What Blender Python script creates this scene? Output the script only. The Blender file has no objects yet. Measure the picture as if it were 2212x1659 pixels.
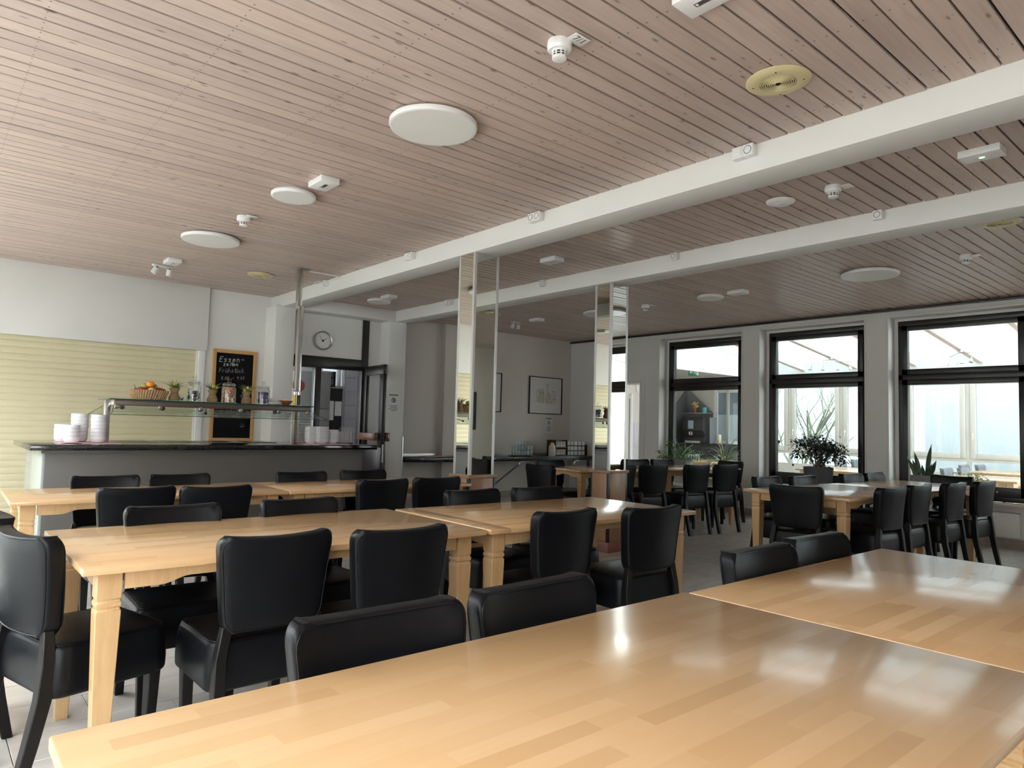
import bpy, bmesh, math, random
from mathutils import Vector, Matrix
random.seed(7)
PI = math.pi
SC = bpy.context.scene
COL = SC.collection
R = math.radians

# ------------------------------------------------------------------ camera
cam_d = bpy.data.cameras.new('camera'); cam = bpy.data.objects.new('camera', cam_d); COL.objects.link(cam)
cam_d.sensor_fit = 'HORIZONTAL'; cam_d.sensor_width = 36.0
cam_d.lens = 1491.5 / 2212 * 36.0
cam_d.clip_start = 0.02; cam_d.clip_end = 300
def cam_matrix(yaw, pitch, roll):
    f = Vector((math.sin(yaw)*math.cos(pitch), math.cos(yaw)*math.cos(pitch), math.sin(pitch)))
    r = Vector((math.cos(yaw), -math.sin(yaw), 0)); u = r.cross(f)
    c, s = math.cos(roll), math.sin(roll)
    r2 = c*r + s*u; u2 = -s*r + c*u
    m = Matrix((r2, u2, -f)).transposed().to_4x4()
    return m
cam.matrix_world = Matrix.Translation((0, 0, 1.25)) @ cam_matrix(R(40.706), R(3.480), R(1.4866))
SC.camera = cam

# ------------------------------------------------------------------ world, light, exposure
SC.view_settings.view_transform = 'Standard'; SC.view_settings.look = 'None'
SC.view_settings.gamma = 1.0; SC.view_settings.use_curve_mapping = False
SC.view_settings.exposure = 0.95
SC.cycles.use_denoising = True
SC.cycles.max_bounces = 10; SC.cycles.diffuse_bounces = 6; SC.cycles.glossy_bounces = 5
SC.cycles.transmission_bounces = 6; SC.cycles.transparent_max_bounces = 12
SC.cycles.caustics_reflective = False; SC.cycles.caustics_refractive = False
SC.cycles.sample_clamp_indirect = 6.0
w = bpy.data.worlds.new('overcast_sky'); SC.world = w; w.use_nodes = True
nt = w.node_tree; nt.nodes.clear()
wo = nt.nodes.new('ShaderNodeOutputWorld'); bg = nt.nodes.new('ShaderNodeBackground')
bg.inputs['Color'].default_value = (0.93, 0.965, 1.0, 1); bg.inputs['Strength'].default_value = 8.0
nt.links.new(bg.outputs[0], wo.inputs[0])
def portal(name, loc, rot, sx, sy):
    l = bpy.data.lights.new(name, 'AREA'); l.shape = 'RECTANGLE'; l.size = sx; l.size_y = sy
    l.cycles.is_portal = True
    o = bpy.data.objects.new(name, l); o.location = loc; o.rotation_euler = rot; COL.objects.link(o)
XL = -1.1            # the window side on the left
LEFT_WIN = [(0.3, 2.3), (2.5, 4.5), (4.7, 6.7), (6.9, 8.9)]
for a, b in LEFT_WIN:
    portal('daylight_portal', (XL - 0.12, (a+b)/2, 1.42), (0, -PI/2, 0), 2.6, b - a)
RIGHT_WIN = [(5.755, 7.305), (3.925, 5.45), (2.09, 3.62), (0.26, 1.79), (-1.57, -0.04)]

# ------------------------------------------------------------------ materials
MATS = {}
def newmat(name):
    m = bpy.data.materials.new(name); m.use_nodes = True
    n = m.node_tree; b = n.nodes['Principled BSDF']
    MATS[name] = m
    return m, n, b
def nd(n, t, **kw):
    x = n.nodes.new(t)
    for k, v in kw.items(): setattr(x, k, v)
    return x
def mapping(n, scale=(1, 1, 1), coord='Object', rnd=0.0):
    tc = nd(n, 'ShaderNodeTexCoord'); mp = nd(n, 'ShaderNodeMapping'); mp.inputs['Scale'].default_value = scale
    n.links.new(tc.outputs[coord], mp.inputs['Vector'])
    if rnd:
        oi = nd(n, 'ShaderNodeObjectInfo'); mu = nd(n, 'ShaderNodeMath', operation='MULTIPLY'); mu.inputs[1].default_value = rnd
        n.links.new(oi.outputs['Random'], mu.inputs[0])
        cb = nd(n, 'ShaderNodeCombineXYZ')
        for i in range(3): n.links.new(mu.outputs[0], cb.inputs[i])
        n.links.new(cb.outputs[0], mp.inputs['Location'])
    return mp.outputs[0]
def noise(n, vec, scale, detail=3, rough=0.5, dist=0.0):
    t = nd(n, 'ShaderNodeTexNoise'); t.inputs['Scale'].default_value = scale; t.inputs['Detail'].default_value = detail
    t.inputs['Roughness'].default_value = rough; t.inputs['Distortion'].default_value = dist
    n.links.new(vec, t.inputs['Vector']); return t.outputs['Fac']
def ramp(n, fac, stops):
    r = nd(n, 'ShaderNodeValToRGB'); e = r.color_ramp.elements
    while len(e) < len(stops): e.new(0.5)
    for i, (p, c) in enumerate(stops):
        e[i].position = p; e[i].color = (c[0], c[1], c[2], 1)
    n.links.new(fac, r.inputs[0]); return r.outputs[0]
def mixc(n, fac, a, b, mode='MIX'):
    m = nd(n, 'ShaderNodeMix', data_type='RGBA', blend_type=mode)
    for sock, v in ((m.inputs[0], fac), (m.inputs[6], a), (m.inputs[7], b)):
        if isinstance(v, (int, float)): sock.default_value = v
        elif isinstance(v, tuple): sock.default_value = (v[0], v[1], v[2], 1)
        else: n.links.new(v, sock)
    return m.outputs[2]
def mth(n, op, a, b=None, c=None):
    m = nd(n, 'ShaderNodeMath', operation=op)
    for i, v in enumerate((a, b, c)):
        if v is None: continue
        if isinstance(v, (int, float)): m.inputs[i].default_value = v
        else: n.links.new(v, m.inputs[i])
    return m.outputs[0]
def bump(n, b, h, strength=0.2, dist=0.002):
    x = nd(n, 'ShaderNodeBump'); x.inputs['Strength'].default_value = strength; x.inputs['Distance'].default_value = dist
    n.links.new(h, x.inputs['Height']); n.links.new(x.outputs[0], b.inputs['Normal'])
def plain(name, col, rough=0.5, metal=0.0, var=0.06, vs=8.0, bmp=0.0, bs=200.0, spec=0.5, coat=0.0):
    m, n, b = newmat(name)
    v = mapping(n); f = noise(n, v, vs)
    lo = tuple(c*(1-var) for c in col); hi = tuple(min(1, c*(1+var)) for c in col)
    n.links.new(ramp(n, f, [(0.3, lo), (0.7, hi)]), b.inputs['Base Color'])
    b.inputs['Roughness'].default_value = rough; b.inputs['Metallic'].default_value = metal
    b.inputs['Specular IOR Level'].default_value = spec
    if coat: b.inputs['Coat Weight'].default_value = coat; b.inputs['Coat Roughness'].default_value = 0.1
    if bmp: bump(n, b, noise(n, v, bs, 2), bmp)
    return m
def emit(name, col, s):
    m = bpy.data.materials.new(name); m.use_nodes = True; n = m.node_tree; n.nodes.clear()
    o = nd(n, 'ShaderNodeOutputMaterial'); e = nd(n, 'ShaderNodeEmission'); e.inputs[0].default_value = (*col, 1); e.inputs[1].default_value = s
    n.links.new(e.outputs[0], o.inputs[0]); MATS[name] = m; return m
def glass(name, tint=(1, 1, 1), refl=1.0, milky=0.0, ior=1.45):
    m = bpy.data.materials.new(name); m.use_nodes = True; n = m.node_tree; n.nodes.clear()
    o = nd(n, 'ShaderNodeOutputMaterial'); t = nd(n, 'ShaderNodeBsdfTransparent'); t.inputs[0].default_value = (*tint, 1)
    g = nd(n, 'ShaderNodeBsdfGlossy'); g.inputs['Roughness'].default_value = 0.0
    fr = nd(n, 'ShaderNodeFresnel'); fr.inputs[0].default_value = ior
    ge = nd(n, 'ShaderNodeNewGeometry')
    f = mth(n, 'MULTIPLY', mth(n, 'MULTIPLY', fr.outputs[0], refl), mth(n, 'SUBTRACT', 1.0, ge.outputs['Backfacing']))
    mx = nd(n, 'ShaderNodeMixShader'); n.links.new(f, mx.inputs[0]); n.links.new(t.outputs[0], mx.inputs[1]); n.links.new(g.outputs[0], mx.inputs[2])
    last = mx.outputs[0]
    if milky:
        d = nd(n, 'ShaderNodeBsdfTranslucent'); d.inputs[0].default_value = (0.9, 0.92, 0.92, 1)
        m2 = nd(n, 'ShaderNodeMixShader'); m2.inputs[0].default_value = milky
        n.links.new(last, m2.inputs[1]); n.links.new(d.outputs[0], m2.inputs[2]); last = m2.outputs[0]
    n.links.new(last, o.inputs[0]); MATS[name] = m; return m

def mat_table():
    m, n, b = newmat('beech_butcher_block')
    tc = nd(n, 'ShaderNodeTexCoord'); sp = nd(n, 'ShaderNodeSeparateXYZ'); n.links.new(tc.outputs['Object'], sp.inputs[0])
    oi = nd(n, 'ShaderNodeObjectInfo')
    X, Y = sp.outputs[0], sp.outputs[1]
    row = mth(n, 'FLOOR', mth(n, 'DIVIDE', Y, 0.043))
    seed = mth(n, 'ADD', row, mth(n, 'MULTIPLY', oi.outputs['Random'], 97.0))
    wn = nd(n, 'ShaderNodeTexWhiteNoise', noise_dimensions='1D'); n.links.new(seed, wn.inputs['W'])
    xo = mth(n, 'ADD', mth(n, 'DIVIDE', X, 0.36), mth(n, 'MULTIPLY', wn.outputs['Value'], 7.0))
    cell = mth(n, 'FLOOR', xo)
    w2 = nd(n, 'ShaderNodeTexWhiteNoise', noise_dimensions='2D'); cb = nd(n, 'ShaderNodeCombineXYZ')
    n.links.new(cell, cb.inputs[0]); n.links.new(seed, cb.inputs[1]); n.links.new(cb.outputs[0], w2.inputs['Vector'])
    base = ramp(n, w2.outputs['Value'], [(0.0, (0.53, 0.325, 0.155)), (0.3, (0.60, 0.38, 0.19)), (0.75, (0.635, 0.41, 0.212)), (1.0, (0.675, 0.45, 0.245))])
    v = mapping(n, (3.0, 60.0, 60.0)); g = noise(n, v, 3.0, 4, 0.6)
    v2 = mapping(n, (4.0, 26.0, 26.0)); g2 = noise(n, v2, 2.0, 3, 0.6, 0.4)
    c = mixc(n, mth(n, 'MULTIPLY', g, 0.32), base, (0.52, 0.31, 0.145), 'MIX')
    c = mixc(n, mth(n, 'MULTIPLY', g2, 0.18), c, (0.47, 0.27, 0.125))
    n.links.new(c, b.inputs['Base Color'])
    v3 = mapping(n, (1, 1, 1)); rr = noise(n, v3, 5.0, 4)
    n.links.new(ramp(n, rr, [(0.2, (0.22,)*3), (0.8, (0.27,)*3)]), b.inputs['Roughness'])
    b.inputs['Specular IOR Level'].default_value = 0.5
    b.inputs['Coat Weight'].default_value = 0.40; b.inputs['Coat Roughness'].default_value = 0.12
    vb = mapping(n, (5, 34, 34)); bump(n, b, noise(n, vb, 3.0, 2), 0.03, 0.0004)
    return m
def mat_wood(name, a, c, rough=0.35, sc=(30, 30, 3), coat=0.2):
    m, n, b = newmat(name)
    v = mapping(n, sc, rnd=10.0); f = noise(n, v, 1.6, 4, 0.6, 0.3)
    n.links.new(ramp(n, f, [(0.25, a), (0.75, c)]), b.inputs['Base Color'])
    b.inputs['Roughness'].default_value = rough; b.inputs['Coat Weight'].default_value = coat; b.inputs['Coat Roughness'].default_value = 0.15
    bump(n, b, f, 0.05, 0.001)
    return m
def mat_plank():
    m, n, b = newmat('whitewashed_pine_plank')
    v = mapping(n, (1.2, 22, 22), rnd=37.0); g = noise(n, v, 2.2, 4, 0.6, 0.5)
    vw = mapping(n, (0.9, 3, 3), rnd=37.0); g2 = noise(n, vw, 1.5, 2)
    oi = nd(n, 'ShaderNodeObjectInfo')
    base = ramp(n, g, [(0.2, (0.465, 0.36, 0.312)), (0.5, (0.545, 0.44, 0.39)), (0.85, (0.595, 0.49, 0.435))])
    tint = ramp(n, oi.outputs['Random'], [(0.0, (0.88, 0.86, 0.86)), (0.5, (0.98, 0.97, 0.96)), (1.0, (1.05, 1.02, 0.99))])
    c = mixc(n, 1.0, base, tint, 'MULTIPLY')
    c = mixc(n, mth(n, 'MULTIPLY', mth(n, 'GREATER_THAN', g2, 0.62), 0.12), c, (0.66, 0.58, 0.52))
    # knots
    vk = mapping(n, (4.6, 13.0, 13.0), rnd=53.0)
    vo = nd(n, 'ShaderNodeTexVoronoi', feature='F1'); vo.inputs['Scale'].default_value = 1.15; n.links.new(vk, vo.inputs['Vector'])
    k = ramp(n, vo.outputs['Distance'], [(0.0, (1, 1, 1)), (0.075, (0.8, 0.8, 0.8)), (0.15, (0, 0, 0))])
    c = mixc(n, mth(n, 'MULTIPLY', k, 0.8), c, (0.14, 0.095, 0.08))
    # nail heads in rows, two a plank
    tc = nd(n, 'ShaderNodeTexCoord'); sp = nd(n, 'ShaderNodeSeparateXYZ'); n.links.new(tc.outputs['Object'], sp.inputs[0])
    fx = mth(n, 'SUBTRACT', mth(n, 'FRACT', mth(n, 'DIVIDE', sp.outputs[0], 0.62)), 0.5)
    dx = mth(n, 'MULTIPLY', fx, 0.62)
    dy = mth(n, 'SUBTRACT', mth(n, 'ABSOLUTE', sp.outputs[1]), 0.026)
    d2 = mth(n, 'ADD', mth(n, 'MULTIPLY', dx, dx), mth(n, 'MULTIPLY', dy, dy))
    nail = mth(n, 'LESS_THAN', d2, 0.0044*0.0044)
    c = mixc(n, mth(n, 'MULTIPLY', nail, 0.8), c, (0.07, 0.05, 0.045))
    n.links.new(c, b.inputs['Base Color']); b.inputs['Roughness'].default_value = 0.42
    b.inputs['Specular IOR Level'].default_value = 0.45
    bump(n, b, g, 0.12, 0.002)
    return m
def mat_tile():
    m, n, b = newmat('grey_stone_floor_tile')
    v = mapping(n, (1, 2.2, 1), rnd=29.0); f = noise(n, v, 4.0, 5, 0.6, 0.6); f2 = noise(n, v, 40.0, 2)
    oi = nd(n, 'ShaderNodeObjectInfo')
    c = ramp(n, f, [(0.25, (0.47, 0.44, 0.40)), (0.55, (0.55, 0.52, 0.48)), (0.8, (0.62, 0.59, 0.55))])
    c = mixc(n, 1.0, c, ramp(n, oi.outputs['Random'], [(0, (0.93,)*3), (1, (1.05,)*3)]), 'MULTIPLY')
    n.links.new(c, b.inputs['Base Color'])
    n.links.new(ramp(n, f2, [(0.3, (0.16,)*3), (0.7, (0.26,)*3)]), b.inputs['Roughness'])
    bump(n, b, f, 0.05, 0.002)
    return m
def mat_leather():
    m, n, b = newmat('black_leatherette')
    v = mapping(n); f = noise(n, v, 6.0, 3)
    n.links.new(ramp(n, f, [(0.3, (0.0036, 0.0042, 0.0056)), (0.7, (0.0056, 0.0062, 0.008))]), b.inputs['Base Color'])
    n.links.new(ramp(n, f, [(0.3, (0.34,)*3), (0.7, (0.42,)*3)]), b.inputs['Roughness'])
    b.inputs['Specular IOR Level'].default_value = 0.20
    vo = nd(n, 'ShaderNodeTexVoronoi', feature='SMOOTH_F1'); vo.inputs['Scale'].default_value = 330.0; n.links.new(v, vo.inputs['Vector'])
    bump(n, b, vo.outputs['Distance'], 0.22, 0.0012)
    return m
def mat_wall(name, col, weave=300.0, st=0.12):
    m, n, b = newmat(name)
    v = mapping(n); f = noise(n, v, 1.3, 3)
    n.links.new(ramp(n, f, [(0.3, tuple(c*0.97 for c in col)), (0.7, tuple(c*1.02 for c in col))]), b.inputs['Base Color'])
    b.inputs['Roughness'].default_value = 0.75
    wv = noise(n, mapping(n, (1, 1, 1.6)), weave, 2)
    bump(n, b, wv, st, 0.002)
    return m

M_TABLE = mat_table()
M_LEGW = mat_wood('beech_solid', (0.52, 0.32, 0.145), (0.64, 0.42, 0.215), 0.3)
M_PLANK = mat_plank(); M_TILE = mat_tile(); M_LEATHER = mat_leather()
M_PIPING = plain('black_piping', (0.012, 0.012, 0.014), 0.38, spec=0.6)
M_BLACKWOOD = plain('black_stained_wood', (0.0065, 0.006, 0.006), 0.42, var=0.2, vs=30, bmp=0.05, bs=120, spec=0.28)
M_WALL = mat_wall('white_woven_wallpaper', (0.745, 0.74, 0.71))
M_WALLW = mat_wall('greige_wallpaper', (0.68, 0.64, 0.59))
M_BEAM = mat_wall('white_beam_paint', (0.745, 0.74, 0.71), 60.0, 0.05)
M_DARKGAP = plain('dark_void', (0.022, 0.019, 0.018), 0.9)
M_GROUT = plain('grey_grout', (0.30, 0.285, 0.265), 0.8)
M_BASE = plain('taupe_base_tile', (0.36, 0.31, 0.27), 0.4, var=0.12, vs=12)
M_SHUT = plain('cream_shutter', (0.66, 0.60, 0.40), 0.45, var=0.02)
M_WHITE = plain('white_plastic', (0.78, 0.78, 0.77), 0.35, var=0.02)
M_LAMP = plain('opal_lamp_disc', (0.78, 0.78, 0.745), 0.4, var=0.01)
M_CREAM = plain('cream_vent_plastic', (0.64, 0.56, 0.32), 0.4, var=0.03)
M_BLACK = plain('black_plastic', (0.012, 0.012, 0.013), 0.35)
M_FRAME = plain('dark_bronze_frame', (0.016, 0.0145, 0.014), 0.32, var=0.1)
M_CHROME = plain('brushed_aluminium', (0.62, 0.61, 0.60), 0.28, 1.0, var=0.05)
M_TRIM = plain('satin_silver_trim', (0.60, 0.59, 0.58), 0.35, 0.45, var=0.02)
M_STEEL = plain('brushed_steel', (0.50, 0.48, 0.45), 0.32, 1.0, var=0.08, vs=20)
M_BRONZE = plain('brown_metal_rail', (0.13, 0.105, 0.09), 0.35, 0.6, var=0.05)
M_GREYLAM = plain('grey_counter_laminate', (0.088, 0.08, 0.073), 0.42, var=0.05, vs=3)
M_LIGHTLAM = plain('light_counter_laminate', (0.33, 0.36, 0.345), 0.18, var=0.02)
M_BLACKTOP = plain('polished_black_stone', (0.012, 0.012, 0.013), 0.06, var=0.3, vs=60)
M_MATTTOP = plain('satin_black_worktop', (0.014, 0.014, 0.015), 0.22, var=0.2)
M_BEECHPANEL = mat_wood('beech_veneer_panel', (0.30, 0.17, 0.095), (0.39, 0.225, 0.125), 0.4, (26, 26, 2.5), 0.1)
M_REDTILE = plain('red_brown_plinth_tile', (0.26, 0.12, 0.09), 0.35, var=0.15, vs=10)
M_CHINA = plain('white_china', (0.80, 0.80, 0.82), 0.12, var=0.01)
M_CHINA2 = plain('off_white_china', (0.74, 0.74, 0.72), 0.14, var=0.01)
M_PINK = plain('pink_napkin_paper', (0.72, 0.42, 0.48), 0.8, var=0.05)
M_PAPER = plain('white_paper', (0.76, 0.75, 0.74), 0.8, var=0.02)
M_INK = plain('black_ink', (0.03, 0.03, 0.032), 0.7)
M_GREYINK = plain('grey_green_ink', (0.20, 0.22, 0.17), 0.8)
M_REDINK = plain('red_ink', (0.45, 0.12, 0.08), 0.8)
M_YELINK = plain('olive_wash', (0.58, 0.57, 0.46), 0.8)
M_CHALKB = plain('chalkboard_black', (0.006, 0.006, 0.0065), 0.8, var=0.3, vs=4, spec=0.15)
M_CHALK = plain('chalk_white', (0.62, 0.62, 0.60), 0.9, var=0.15, vs=90)
M_CHALKF = plain('faint_chalk', (0.26, 0.26, 0.26), 0.9, var=0.25, vs=90)
M_OAK = mat_wood('oak_frame', (0.50, 0.28, 0.10), (0.60, 0.36, 0.15), 0.45, (20, 20, 20), 0.0)
M_BROWNWOOD = mat_wood('brown_push_bar', (0.12, 0.045, 0.022), (0.17, 0.065, 0.03), 0.3, (20, 20, 3), 0.3)
M_BASKET = mat_wood('water_hyacinth', (0.36, 0.22, 0.10), (0.60, 0.42, 0.24), 0.7, (30, 30, 30), 0.0)
M_BURLAP = plain('burlap_brown', (0.27, 0.18, 0.10), 0.9, var=0.15, vs=60, bmp=0.3, bs=300)
M_GRASS = plain('artificial_grass', (0.11, 0.19, 0.065), 0.5, var=0.35, vs=30)
M_YELLOW = plain('yellow_petal', (0.80, 0.58, 0.06), 0.6)
M_NAPGREEN = plain('light_green_runner', (0.46, 0.66, 0.30), 0.8, var=0.05)
M_ORANGE = plain('orange_peel', (0.86, 0.28, 0.02), 0.4, var=0.06, bmp=0.15, bs=400)
M_REDAPPLE = plain('dark_red_apple', (0.30, 0.035, 0.03), 0.25, var=0.3, vs=14)
M_GREENAPPLE = plain('green_apple', (0.33, 0.40, 0.08), 0.3, var=0.15, vs=14)
M_YELFRUIT = plain('pale_yellow_fruit', (0.66, 0.52, 0.20), 0.4, var=0.1, vs=14)
M_PEAR = plain('olive_pear', (0.30, 0.27, 0.09), 0.4, var=0.15, vs=14)
M_STEM = plain('brown_stem', (0.11, 0.075, 0.04), 0.8)
M_BOWLRED = plain('terracotta_bowl', (0.34, 0.09, 0.03), 0.4, var=0.1)
M_CANDYD = plain('dark_wrapped_sweets', (0.035, 0.035, 0.06), 0.3, var=0.8, vs=60)
M_CANDYO = plain('orange_wrapped_sweets', (0.62, 0.26, 0.14), 0.35, var=0.3, vs=60)
M_CANDYP = plain('purple_wrapped_sweets', (0.09, 0.05, 0.22), 0.3, var=0.4, vs=60)
M_CANDYW = plain('cream_wrapped_sweets', (0.70, 0.58, 0.42), 0.35, var=0.2, vs=60)
M_POTGREY = plain('anthracite_planter', (0.075, 0.078, 0.082), 0.55, var=0.05)
M_POTLIGHT = plain('mid_grey_planter', (0.22, 0.22, 0.22), 0.6, var=0.05)
M_SOIL = plain('potting_soil', (0.03, 0.022, 0.016), 0.95, var=0.4, vs=60)
M_LEAFD = plain('dark_leaf', (0.028, 0.055, 0.026), 0.4, var=0.4, vs=12)
M_LEAFP = plain('palm_leaf', (0.10, 0.21, 0.05), 0.45, var=0.3, vs=12)
M_LEAFS = plain('spider_leaf', (0.22, 0.32, 0.12), 0.45, var=0.3, vs=12)
M_LEAFW = plain('spider_leaf_stripe', (0.55, 0.60, 0.36), 0.45, var=0.1)
M_LEAFSN = plain('snake_leaf', (0.045, 0.09, 0.04), 0.4, var=0.5, vs=18)
M_WOODY = plain('woody_stem', (0.20, 0.15, 0.10), 0.8, var=0.2)
M_BARK = plain('pale_green_bark', (0.33, 0.36, 0.25), 0.9, var=0.2)
M_PVC = plain('cream_pvc_frame', (0.60, 0.565, 0.50), 0.35, var=0.02)
M_RAFTER = plain('white_rafter', (0.72, 0.74, 0.73), 0.5, var=0.02)
M_RAFTERU = mat_wood('rafter_underside', (0.54, 0.42, 0.35), (0.62, 0.50, 0.42), 0.5, (3, 20, 20), 0.0)
M_PLASTER = plain('white_plaster_outside', (0.80, 0.83, 0.84), 0.9, var=0.06, vs=20, bmp=0.6, bs=30)
M_HOUSEGREY = plain('grey_render', (0.34, 0.34, 0.33), 0.9, var=0.05)
M_GROUND = plain('pale_paving', (0.45, 0.45, 0.43), 0.9, var=0.1)
M_DKPANEL = plain('dark_grey_panel', (0.085, 0.085, 0.09), 0.45, var=0.08)
M_MIDPANEL = plain('mid_grey_panel', (0.20, 0.20, 0.20), 0.45, var=0.05)
M_BLIND = plain('grey_blue_blind', (0.30, 0.36, 0.42), 0.8, var=0.03)
M_FROST = plain('pale_blue_screen', (0.60, 0.72, 0.74), 0.7, var=0.03)
M_TILEW = plain('white_wall_tile', (0.66, 0.64, 0.65), 0.15, var=0.03)
M_TILEG = plain('grey_white_wall_tile', (0.46, 0.46, 0.49), 0.18, var=0.03)
M_GREENSIGN = plain('green_exit_sign', (0.0, 0.25, 0.11), 0.4)
M_REDSIGN = plain('red_stop_sign', (0.42, 0.03, 0.03), 0.4)
M_GREENLED = emit('green_led', (0.1, 1.0, 0.25), 6.0)
M_GREYCHAIR = plain('grey_leatherette', (0.17, 0.18, 0.195), 0.5, var=0.08)
M_DARKIN = plain('dark_kitchen_black', (0.012, 0.011, 0.011), 0.5)
M_BLUECUP = plain('blue_cup', (0.10, 0.38, 0.45), 0.3)
M_YELLOWCAP = plain('yellow_cap', (0.75, 0.52, 0.04), 0.4)
M_FROSTBOT = plain('translucent_bottle', (0.55, 0.54, 0.47), 0.35)
M_GLASS = glass('window_glass', (0.97, 0.985, 0.98))
M_GLASST = glass('tinted_double_glazing', (0.84, 0.86, 0.855))
M_GLASSK = glass('dimmed_kitchen_glass', (0.22, 0.235, 0.24))  # dark tint added to weaken the sky glare through the kitchen window
M_GLASSO = glass('dimmed_outer_glass', (0.50, 0.53, 0.54))  # dark tint added to hold down the daylight through the outer glazing
M_GLASSG = glass('green_edge_glass', (0.95, 0.985, 0.97))
M_JAR = glass('clear_jar_glass', (0.93, 0.95, 0.95), 2.6, 0.0, 1.5)
M_ROOFG = glass('milky_roof_glass', (0.40, 0.42, 0.42), 1.0, 0.2)
M_EDGE = plain('green_glass_edge', (0.012, 0.055, 0.045), 0.1)
m, n, b = newmat('mirror_silver'); b.inputs['Metallic'].default_value = 1.0; b.inputs['Roughness'].default_value = 0.0
n.links.new(ramp(n, noise(n, mapping(n), 0.7), [(0.0, (0.80, 0.825, 0.775)), (1.0, (0.83, 0.85, 0.80))]), b.inputs['Base Color']); M_MIRROR = m

# ------------------------------------------------------------------ geometry helpers
class MB:
    def __init__(s): s.v = []; s.f = []
    def add(s, v, f):
        o = len(s.v); s.v += [tuple(p) for p in v]; s.f += [tuple(i+o for i in q) for q in f]; return s
    def box(s, x0, x1, y0, y1, z0, z1):
        v = [(x0,y0,z0),(x1,y0,z0),(x1,y1,z0),(x0,y1,z0),(x0,y0,z1),(x1,y0,z1),(x1,y1,z1),(x0,y1,z1)]
        return s.add(v, [(0,3,2,1),(4,5,6,7),(0,1,5,4),(1,2,6,5),(2,3,7,6),(3,0,4,7)])
    def obox(s, c, sx, sy, sz, rz=0.0, ry=0.0, rx=0.0):
        m = Matrix.Translation(c) @ Matrix.Rotation(rz,4,'Z') @ Matrix.Rotation(ry,4,'Y') @ Matrix.Rotation(rx,4,'X')
        t = MB().box(-sx/2,sx/2,-sy/2,sy/2,-sz/2,sz/2)
        return s.add([m @ Vector(p) for p in t.v], t.f)
    def lathe(s, prof, c=(0,0,0), n=20, axis='z'):
        # prof: (r, h) from bottom to top; ends closed where r == 0 or flat
        v = []; f = []
        k = len(prof)
        for r, h in prof:
            for i in range(n):
                a = 2*PI*i/n; x, y, z = r*math.cos(a), r*math.sin(a), h
                if axis == 'y': x, y, z = x, h, -y
                if axis == 'x': x, y, z = h, x, y
                v.append((c[0]+x, c[1]+y, c[2]+z))
        for j in range(k-1):
            for i in range(n):
                i2 = (i+1) % n
                f.append((j*n+i, j*n+i2, (j+1)*n+i2, (j+1)*n+i))
        ring = abs(prof[0][0]-prof[-1][0]) < 1e-9 and abs(prof[0][1]-prof[-1][1]) < 1e-9
        if prof[0][0] > 1e-6 and not ring: f.append(tuple(range(n-1, -1, -1)))
        if prof[-1][0] > 1e-6 and not ring: f.append(tuple((k-1)*n+i for i in range(n)))
        return s.add(v, f)
    def tube(s, pts, r, n=6, closed=False, caps=True):
        pts = [Vector(p) for p in pts]; k = len(pts)
        rr = r if isinstance(r, (list, tuple)) else [r]*k
        v = []; f = []; up = Vector((0,0,1)); prev = None
        for i, p in enumerate(pts):
            a = pts[(i-1) % k] if (closed or i > 0) else p; c = pts[(i+1) % k] if (closed or i < k-1) else p
            t = (c - a).normalized() if (c-a).length > 1e-9 else Vector((0,0,1))
            if prev is None:
                ref = up if abs(t.dot(up)) < 0.95 else Vector((1,0,0))
                u = t.cross(ref).normalized()
            else:
                u = (prev - t*prev.dot(t)).normalized()
            prev = u; wv = t.cross(u)
            for j in range(n):
                an = 2*PI*j/n; q = p + (u*math.cos(an) + wv*math.sin(an))*rr[i]; v.append(q)
        m = k if closed else k-1
        for i in range(m):
            i2 = (i+1) % k
            for j in range(n):
                j2 = (j+1) % n; f.append((i*n+j, i*n+j2, i2*n+j2, i2*n+j))
        if not closed and caps:
            f.append(tuple(range(n-1,-1,-1))); f.append(tuple((k-1)*n+j for j in range(n)))
        return s.add(v, f)
    def prism(s, poly, a, b, plane='xz'):
        # polygon in a plane, extruded from a to b along the third axis
        def P(p, h):
            return (p[0], h, p[1]) if plane == 'xz' else ((h, p[0], p[1]) if plane == 'yz' else (p[0], p[1], h))
        k = len(poly); v = [P(p, a) for p in poly] + [P(p, b) for p in poly]
        f = [tuple(range(k)), tuple(range(2*k-1, k-1, -1))] + [(i, i+k, (i+1) % k + k, (i+1) % k) for i in range(k)]
        return s.add(v, f)
    def sphere(s, c, r, n=12, m=8, sq=(1,1,1)):
        prof = [(math.sin(PI*j/m)*r, -math.cos(PI*j/m)*r) for j in range(m+1)]
        t = MB().lathe([(max(a, 1e-5), h) for a, h in prof], n=n)
        return s.add([(c[0]+p[0]*sq[0], c[1]+p[1]*sq[1], c[2]+p[2]*sq[2]) for p in t.v], t.f)
    def mesh(s, name, bev=0.0, seg=2, smooth=None):
        me = bpy.data.meshes.new(name); me.from_pydata([tuple(p) for p in s.v], [], s.f); me.update()
        bm = bmesh.new(); bm.from_mesh(me)
        bmesh.ops.recalc_face_normals(bm, faces=bm.faces)
        if bev:
            ed = [e for e in bm.edges if len(e.link_faces) == 2 and e.calc_face_angle(0) > 0.6]
            bmesh.ops.bevel(bm, geom=ed, offset=bev, segments=seg, profile=0.5, affect='EDGES', clamp_overlap=True)
        bm.to_mesh(me); bm.free()
        if smooth is None: smooth = bev > 0 or len(s.f) > 60
        if smooth:
            me.shade_smooth(); me.set_sharp_from_angle(angle=R(38))
        return me
def link(name, me, mat, parent=None, loc=None, rot=None):
    if mat is not None and not me.materials: me.materials.append(mat)
    o = bpy.data.objects.new(name, me); COL.objects.link(o)
    if parent is not None: o.parent = parent
    if loc is not None: o.location = loc
    if rot is not None: o.rotation_euler = rot
    return o
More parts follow.
